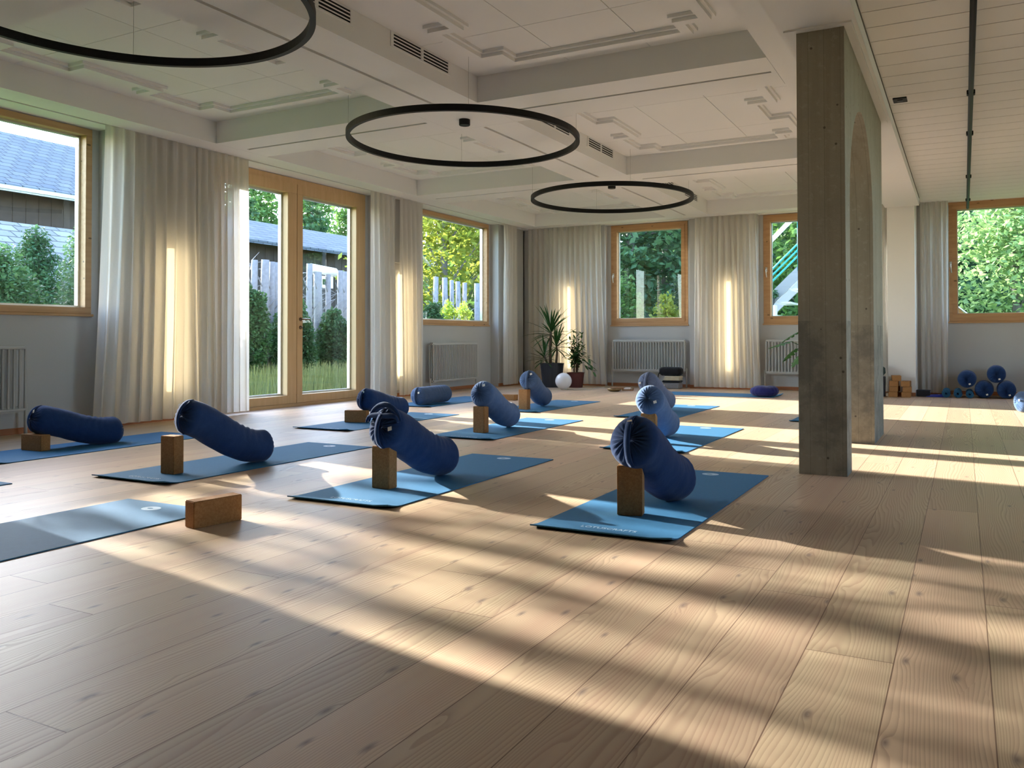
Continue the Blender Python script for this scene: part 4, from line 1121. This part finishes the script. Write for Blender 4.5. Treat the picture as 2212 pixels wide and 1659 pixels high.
hm = NT('wooded_slope'); p = hm.pos()
c = hm.mix(hm.ramp(hm.noise(p, .9, 6, .75), [(.35, (0,0,0)), (.65, (1,1,1))]), (.015, .04, .028), (.06, .12, .06)); hm.pbr(c, .95, .1, 0, hm.bump(hm.noise(p, 2.2, 5, .8), 1.0, .6))
hb = MB(); NX, NY = 70, 24
for j in range(NY+1):
    for i in range(NX+1):
        x = -16+60*i/NX; y = 36+26*j/NY; f = min(1, j/NY*1.6)
        hb.v.append((x, y, GZ-.3+17*f**.7 + 2.4*mnoise.noise(Vector((x*.28, y*.28, 1)))*min(1, j/3) + 1.1*mnoise.noise(Vector((x*.9, y*.9, 4)))*min(1, j/3)))
for j in range(NY):
    for i in range(NX):
        a = j*(NX+1)+i; hb.f.append((a, a+1, a+NX+2, a+NX+1)); hb.m.append(0)
o = hb.build('wooded_hillside', hm.mat); struct(o, 'dark wooded slope far behind the spruces', 'hillside')
def leaves(mb, blobs, n, size, rs, flat=.35, squash=1.0):
    """n small quads scattered on and in ellipsoid blobs (c, (rx,ry,rz))"""
    vol = [b[1][0]*b[1][1]*b[1][2] for b in blobs]; tot = sum(vol)
    for b, v_ in zip(blobs, vol):
        c, rr = b; k = max(4, int(n*v_/tot))
        for _ in range(k):
            d_ = Vector((rs.gauss(0,1), rs.gauss(0,1), rs.gauss(0,1))).normalized(); f = rs.random()**.45
            p = Vector((c[0]+d_.x*rr[0]*f, c[1]+d_.y*rr[1]*f, c[2]+d_.z*rr[2]*f))
            s = size*rs.uniform(.6, 1.4)
            e1 = Vector((rs.gauss(0,1), rs.gauss(0,1), rs.gauss(0,flat+.3))).normalized(); e2 = e1.cross(Vector((rs.gauss(0,.6), rs.gauss(0,.6), 1))).normalized()*.55
            mb.quad(p-e1*s*.5, p+e2*s*.5, p+e1*s*.5, p-e2*s*.5)
def tree(name, x, y, h, crown_r, crown_base, nblob, n, size, mat, bark, lab, cat, group, seed, trunk_r=.15, conifer=False, kind=None):
    rs = random.Random(seed); t = empty(name, (x, y, GZ), 0, lab, cat, group)
    lean = rs.uniform(-.03, .03)
    top = Vector((lean*h, rs.uniform(-.02, .02)*h, h*.93))
    st = MB().tube([(0,0,0), top*.5, top], [trunk_r, trunk_r*.75, trunk_r*.15], 8)
    blobs = []
    for k in range(nblob):
        f = (k+.5)/nblob; z = crown_base + (h-crown_base)*f
        if conifer:
            r_ = crown_r*(1-f)**.75+.12; m_ = max(3, int(9*(1-f)+2))
            for q in range(m_):
                a = rs.uniform(0, 2*PI); rr = r_*rs.uniform(.35, .85)
                blobs.append(((rr*math.cos(a)+top.x*f, rr*math.sin(a), z-.12*rr), (r_*.42+.05, r_*.42+.05, (h-crown_base)/nblob*.55)))
                if q % 2 == 0: st.tube([(top.x*f, 0, z), (rr*math.cos(a)*1.1+top.x*f, rr*math.sin(a)*1.1, z-.15*rr)], [trunk_r*.12+.01, .008], 4, False)
        else:
            a = rs.uniform(0, 2*PI); rr = crown_r*rs.uniform(.1, .75)*math.sin(PI*min(.95, f*.8+.18)); br = crown_r*(rs.uniform(.28, .46) if nblob < 25 else rs.uniform(.16, .34))
            blobs.append(((rr*math.cos(a), rr*math.sin(a), z), (br, br, br*.8)))
            st.tube([(top.x*f*.6, 0, max(crown_base*.7, z-1.2*br)), (rr*math.cos(a), rr*math.sin(a), z)], [trunk_r*.3+.006, .008], 5, False)
    st.build('trunk', bark, t, smooth=True)
    blobs.append(((top.x*.5, 0, (crown_base+h)/2), (crown_r*.72, crown_r*.72, (h-crown_base)*.48))) if not conifer else None
    lf = MB(); leaves(lf, blobs, n, size, rs); o = lf.build('foliage', mat, t)
    return t
GT = 'trees and shrubs outside the windows'
# shrubs right outside the left-edge window (x, y, height, radius)
for k, (x, y, h_, r_, lab) in enumerate([(-11.3, 7.55, 2.75, .78, 'bushy green shrub outside the left-edge window, right of the others'), (-13.6, 8.0, 2.6, .70, 'green shrub outside the left-edge window, behind the others'), (-11.4, 6.25, 2.0, .80, 'low green shrub outside at the bottom left of the left-edge window'), (-10.45, 9.45, 1.75, .62, 'dark dense shrub outside the left leaf of the glass door'), (-10.5, 10.55, 1.50, .55, 'dark low shrub between the birch posts outside the glass door'), (-10.55, 11.65, 1.35, .50, 'dark low shrub outside at the right of the glass door'), (-12.4, 15.7, 2.3, .75, 'green shrub left of the wooden posts outside the corner window'), (-10.3, 14.5, 1.55, .6, 'low shrub at the foot of the posts outside the corner window')]):
    tree('garden_shrub', x, y, h_+.14, r_, .25, 30, 16000, .062, M['l_shrub'] if k not in (0, 1, 2) else M['l_conifer'], M['bark'], lab, 'shrub', GT, 40+k, .03, False)
# maple outside the corner window
tree('maple_tree', -14.0, 20.2, 6.4, 3.2, 1.9, 16, 6500, .22, M['l_maple'], M['bark'], 'yellow-green leafed tree filling the corner window', 'tree', GT, 61, .16)
tree('maple_tree', -17.0, 25.5, 8.0, 3.6, 1.2, 18, 7000, .26, M['l_spruce'], M['bark'], 'dark green tree behind the yellow-green one at the corner window', 'tree', GT, 62, .2)
tree('maple_tree', -14.0, 24.2, 7.5, 3.0, .6, 16, 6000, .26, M['l_broad'], M['bark'], 'mid green tree seen at the right side of the corner window', 'tree', GT, 63, .2)
# trees behind the far barn
bk = [(-40, 35.4, 12.5, 2.2, 'l_conifer', True), (-44, 40.5, 12.6, 4.2, 'l_broad', False), (-46, 48.0, 13.0, 4.2, 'l_broad', False), (-39.5, 41.6, 12.0, 2.2, 'l_conifer', True), (-40, 46.5, 11.2, 3.4, 'l_broad', False), (-48, 34, 12, 3.0, 'l_conifer', True)]
for k, (x, y, h_, r_, mt, cf) in enumerate(bk):
    tree('tree', x, y, h_, r_, 2.0, 16, 13000, .36, M[mt], M['bark'], ['slim dark conifer above the barn roof at the left of the glass door', 'light green broad tree above the barn roof in the left door leaf', 'leafy green tree above the barn roof seen beside the door mullion', 'dark conifer above the barn roof in the right door leaf', 'light green tree above the barn roof at the far right of the door', 'distant dark conifer left of the others above the barn roof'][k], 'tree', GT, 70+k, .25, cf)
# spruce forest beyond the far wall
fr = [(-8.6, 22, 13, 1.9), (-6.0, 24.5, 15, 1.9), (-12.6, 24.5, 14, 1.9), (-9.6, 27.5, 16, 1.9), (-3.6, 25.5, 15, 1.9), (-14.5, 30, 15, 1.9), (-.6, 24, 14, 1.8), (-1.5, 29.5, 16, 1.9), (3.0, 26, 15, 1.9), (6.2, 29, 15, 1.9), (-6.2, 30, 16, 1.9), (9.5, 26, 14, 1.9)]
FL_ = ['dark spruce with a bare grey trunk in the middle of the far window', 'tall dark spruce at the right side of the far window', 'dark spruce at the left side of the far window', 'spruce deep in the wood behind the far window', 'dark spruce seen through the window by the pillar', 'spruce farthest left in the wood beyond the far wall', 'dark spruce at the left side of the right-edge window', 'spruce deep in the wood behind the steel stair', 'tall spruce behind the feathery bright tree', 'spruce behind the feathery tree, farther right', 'spruce in the second row of the wood behind the far window', 'spruce at the far right of the wood']
for k, (x, y, h_, r_) in enumerate(fr):
    tree('spruce_tree', x, y, h_, r_, .6 if k else 2.0, 13, 9500, .22, M['l_spruce'] if k % 3 else M['l_conifer'], M['bark'], FL_[k], 'tree', GT, 90+k, .17, True)
tree('young_tree', -8.0, 19.5, 2.6, 1.0, .2, 8, 2600, .13, M['l_broad'], M['bark'], 'young light green tree at the lower left of the far window', 'tree', GT, 120, .04)
tree('young_tree', -6.55, 19.0, 2.1, .60, .2, 7, 2000, .11, M['l_maple'], M['bark'], 'young yellowish tree at the lower right of the far window', 'tree', GT, 121, .03)
tree('young_tree', -3.6, 20.5, 4.8, 1.7, .4, 10, 4200, .17, M['l_broad'], M['bark'], 'green leafy tree behind the steel stair', 'tree', GT, 122, .08)
tree('larch_tree', 1.0, 18.8, 6.8, 2.2, .1, 20, 16000, .13, M['l_bright'], M['bark'], 'bright feathery green tree filling the right-edge window', 'tree', GT, 123, .09)
tree('larch_tree', 3.9, 20.0, 7.0, 2.1, .3, 16, 8000, .14, M['l_bright'], M['bark'], 'second feathery green tree beyond the right-edge window', 'tree', GT, 124, .09)
# sparse tree left of the view that dapples the sun on the floor
tree('birch_tree', -20.0, 6.05, 10.5, 1.9, 3.4, 16, 1250, .22, M['l_broad'], M['birch'], 'slender birch outside left of the view, the farther of the pair', 'tree', GT, 130, .15)
tree('birch_tree', -20.6, 5.35, 10.0, 1.7, 3.6, 16, 800, .22, M['l_broad'], M['birch'], 'slender birch outside left of the view, the nearer of the pair', 'tree', GT, 131, .13)

# barn beyond the left-edge window
t = empty('barn', (-28, 24, GZ), 0, 'dark wooden barn with a big slate roof outside the left-edge window', 'building')
rf = MB(); x0 = -3.2
rf.prism([(2.2, 5.72), (-3.4, 8.62), (-9.0, 5.72), (-9.0, 5.52), (-3.4, 8.40), (2.2, 5.52)], 1, -16, -2.3)
rf.build('roof', M['slate'], t)
MB().box(-8.2, 1.4, -15.6, -2.7, 0, 5.75).build('wall', M['oldwood'], t)
MB().box(2.16, 2.36, -16, -2.3, 5.48, 5.66).build('gutter', M['gutter'], t, bevel=.05)
bt = MB()
for k in range(32): bt.box(1.4, 1.43, -15.5+.40*k, -15.46+.40*k, .1, 5.7)
bt.build('batten', M['oldwood'], t)
# low lean-to roof of pale stone shingle in front
t = empty('stone_shed', (-20.5, 14.5, GZ), 0, 'low shed with a pale stone shingle roof in front of the barn', 'building')
MB().prism([(1.6, 2.35), (-1.6, 4.05), (-1.6, 3.9), (1.6, 2.2)], 1, -4.2, 2.4).build('roof', M['stone'], t)
MB().box(-1.5, 1.3, -4.0, 2.2, 0, 2.4).build('wall', M['oldwood'], t)
# long low barn beyond the glass door
t = empty('barn', (-27.5, 34, GZ), 0, 'long low dark barn with a bluish slate roof outside the glass door', 'building')
MB().prism([(1.2, 5.15), (-3.0, 6.7), (-7.2, 5.15), (-7.2, 5.0), (-3.0, 6.5), (1.2, 5.0)], 1, -11, 14).build('roof', M['slate'], t)
MB().box(-6.6, .5, -10.6, 13.6, 0, 5.2).build('wall', M['oldwood'], t)
bt = MB()
for k in range(50): bt.box(.5, .53, -10.4+.48*k, -10.36+.48*k, .1, 5.0)
bt.build('batten', M['oldwood'], t)

# birch post fence outside the door and the corner window
post_lab = 'pale birch fence post, '
PO = [(10.11, 2.22, .060, 'first from the left in the left door leaf'), (10.30, 2.24, .075, 'second from the left in the left door leaf'), (10.47, 2.22, .055, 'third from the left in the left door leaf'), (10.69, 2.23, .055, 'close to the door mullion on its left'), (11.40, 2.26, .060, 'first in the right door leaf'), (11.70, 2.12, .085, 'thick one below the pale board in the right door leaf'), (12.02, 2.10, .055, 'right of the thick one in the right door leaf'), (12.30, 2.20, .060, 'near the right edge of the right door leaf'), (12.56, 2.20, .065, 'last on the right of the door leaf'),
      (15.52, 2.30, .065, 'leftmost outside the corner window'), (15.93, 2.30, .070, 'second outside the corner window'), (16.22, 2.26, .055, 'third outside the corner window'), (16.52, 2.25, .065, 'fourth outside the corner window'), (16.80, 2.24, .06, 'fifth outside the corner window'), (17.45, 2.26, .08, 'rightmost outside the corner window')]
rs = random.Random(5)
for y, zt, r_, lb in PO:
    x = -11.0+rs.uniform(-.06, .06); ln = rs.uniform(-.03, .03)
    mb = MB().tube([(0, 0, GZ+.0), (ln*.5, ln, 1.0), (ln, ln*1.6, zt)], [r_*1.1, r_, r_*.92], 9)
    mb.tube([(ln*.5, ln, 1.3), (.1, ln+.16, 1.55), (.12, ln+.30, 1.62)], [.014, .010, .005], 5).tube([(ln*.5, ln, 1.7), (.05, ln-.18, 1.95)], [.012, .005], 5)
    o = mb.build('birch_post', M['birch'], smooth=True, loc=(x, y, 0)); tag(o, post_lab+lb, 'fence post', 'birch posts of the rustic fence')
rl = MB(); rs = random.Random(9)
for k in range(150):
    y = rs.uniform(9.7, 12.9); z = rs.uniform(.7, 2.15); a = rs.uniform(-.9, .9); l_ = rs.uniform(.2, .6)
    rl.tube([(0, y, z), (rs.uniform(-.1, .1), y+l_*.5*math.cos(a), z+l_*.5*math.sin(a)+.03), (rs.uniform(-.1,.1), y+l_*math.cos(a), z+l_*math.sin(a))], [.010, .007, .003], 4, False)
o = rl.build('twig_hedge', M['birch'], loc=(-11.2, 0, 0)); tag(o, 'tangle of bare pale twigs between the birch posts', 'hedge', kind='stuff')
t = empty('letter_board', (-11.05, 11.92, 2.10), 0, 'pale rounded panel lying on top of the birch posts in the right door leaf', 'board')
MB().tube([(0, -.36, .10), (0, .30, .06)], .085, 16).build('rolled_panel', M['whitep'], t, smooth=True)
MB().box(-.01, .01, -.22, .24, -.26, -.03).build('notice_panel', M['whitep'], t); MB().box(.011, .013, -.05, .12, -.20, -.09).build('green_picture', M['l_broad'], t)
# meadow grass
gr = MB(); rs = random.Random(17)
for k in range(17000):
    y = rs.uniform(8.6, 14.6); x = -8.9 - rs.random()**.8*2.6
    if y > 12.8 and x > -9.6: continue
    h_ = rs.uniform(.25, .62)*min(1, (-x-8.5)/.9); a = rs.uniform(0, 2*PI); b = rs.uniform(.03, .30)*h_
    w_ = rs.uniform(.003, .007); s_ = (math.cos(a+1.57)*w_, math.sin(a+1.57)*w_)
    gr.quad((x-s_[0], y-s_[1], GZ), (x+s_[0], y+s_[1], GZ), (x+math.cos(a)*b+s_[0]*.3, y+math.sin(a)*b+s_[1]*.3, GZ+h_), (x+math.cos(a)*b-s_[0]*.3, y+math.sin(a)*b-s_[1]*.3, GZ+h_))
o = gr.build('meadow_grass', M['l_grass']); tag(o, 'tall pale meadow grass outside the glass door', 'grass', kind='stuff')
# planters on the outside sill of the corner window
for k, (y, lab) in enumerate([(11.72, 'lime green potted plant outside the corner window, left one'), (12.18, 'lime green potted plant outside the corner window, right one')]):
    t = empty('window_planter', (XL-.42, y, 0), 0, lab, 'potted plant', 'planters outside the corner window')
    MB().box(-.10, .10, -.19, .19, 1.02, 1.165).build('planter', M['pot'], t, bevel=.008)
    rs = random.Random(200+k); lf = MB(); leaves(lf, [((0, -.05, 1.32), (.13, .15, .14)), ((0, .07, 1.28), (.13, .13, .12)), ((0, -.02, 1.45), (.08, .08, .08))], 520, .055, rs); lf.build('foliage', M['l_lime'], t)
    MB().box(-.12, .12, -.21, .21, .98, 1.019).box(-.02, .02, -.05, .05, GZ, .98).build('bracket', M['whitep'], t)
# steel stair outside the window by the pillar
t = empty('steel_stair', (-3.3, 16.3, 0), 0, 'grey steel outdoor stair with turquoise rails outside the window by the pillar', 'stair')
def slant(mb, x0, z0, x1, z1, y0, y1, hh):
    mb.prism([(x0, z0), (x1, z1), (x1, z1+hh), (x0, z0+hh)], 1, y0, y1)
sl = (1.98-1.43)/(.57); xa, xb = -2.2, 3.2
def zz_(x, z): return z + sl*(x+.2)
mb = MB(); slant(mb, xa, zz_(xa, 1.42), xb, zz_(xb, 1.42), 0, .05, .28); mb.build('stringer', M['steel'], t)
mb = MB(); slant(mb, xa, zz_(xa, 1.42), xb, zz_(xb, 1.42), 1.0, 1.05, .28); mb.build('stringer', M['steel'], t)
for k in range(20):
    x = xa+.27*k; MB().box(x, x+.27, .05, 1.0, zz_(x, 1.33)+.05, zz_(x, 1.33)+.09).build('tread', M['whitep'], t)
mb = MB().tube([(xa, -.02, zz_(xa, 2.72)), (xb, -.02, zz_(xb, 2.72))], .045, 10); mb.build('handrail', M['whitep'], t, smooth=True)
for dz in (.72, .60, .48):
    MB().tube([(xa, .02, zz_(xa, 1.42+dz)), (xb, .02, zz_(xb, 1.42+dz))], .018, 8).build('rail', M['turq'], t, smooth=True)
for k in range(5):
    x = xa+.4+1.1*k; MB().tube([(x, .0, zz_(x, 1.6)), (x, .0, zz_(x, 2.72))], .018, 8).build('baluster', M['turq'], t, smooth=True)
MB().box(xb-.1, xb, .0, 1.05, GZ, zz_(xb, 1.42)).build('support', M['steel'], t)
t = empty('flower_pot', (-3.42, 16.15, 1.50), 0, 'round green plant in a dark pot on the stair outside', 'potted plant')
MB().lathe([(.0,.0),(.07,.0),(.10,.13),(.0,.13)], (0,0,.0), 20).build('pot', M['pot'], t)
rs = random.Random(300); lf = MB(); leaves(lf, [((0,0,.22), (.17,.17,.12))], 420, .05, rs); lf.build('foliage', M['l_shrub'], t)
MB().box(-.12, .12, -.1, .1, -1.64, -.002).build('pedestal', M['whitep'], t)
# little bird house roof outside the right-edge window
t = empty('bird_house', (-.09, 15.6, 0), 0, 'small brown bird house with a white edged roof outside the right-edge window', 'bird house')
MB().box(-.15, .15, -.12, .12, 1.02, 1.22).prism([(-.15, 1.22), (.15, 1.22), (0, 1.37)], 1, -.12, .12).build('house', M['woodlog'], t)
MB().prism([(0, 1.375), (.24, 1.17), (.24, 1.195), (0, 1.40)], 1, -.16, .16).prism([(0, 1.375), (0, 1.40), (-.24, 1.195), (-.24, 1.17)], 1, -.16, .16).build('roof', M['whitep'], t)
MB().tube([(0,0,GZ), (0,0,1.02)], .035, 8).build('post', M['bark'], t)
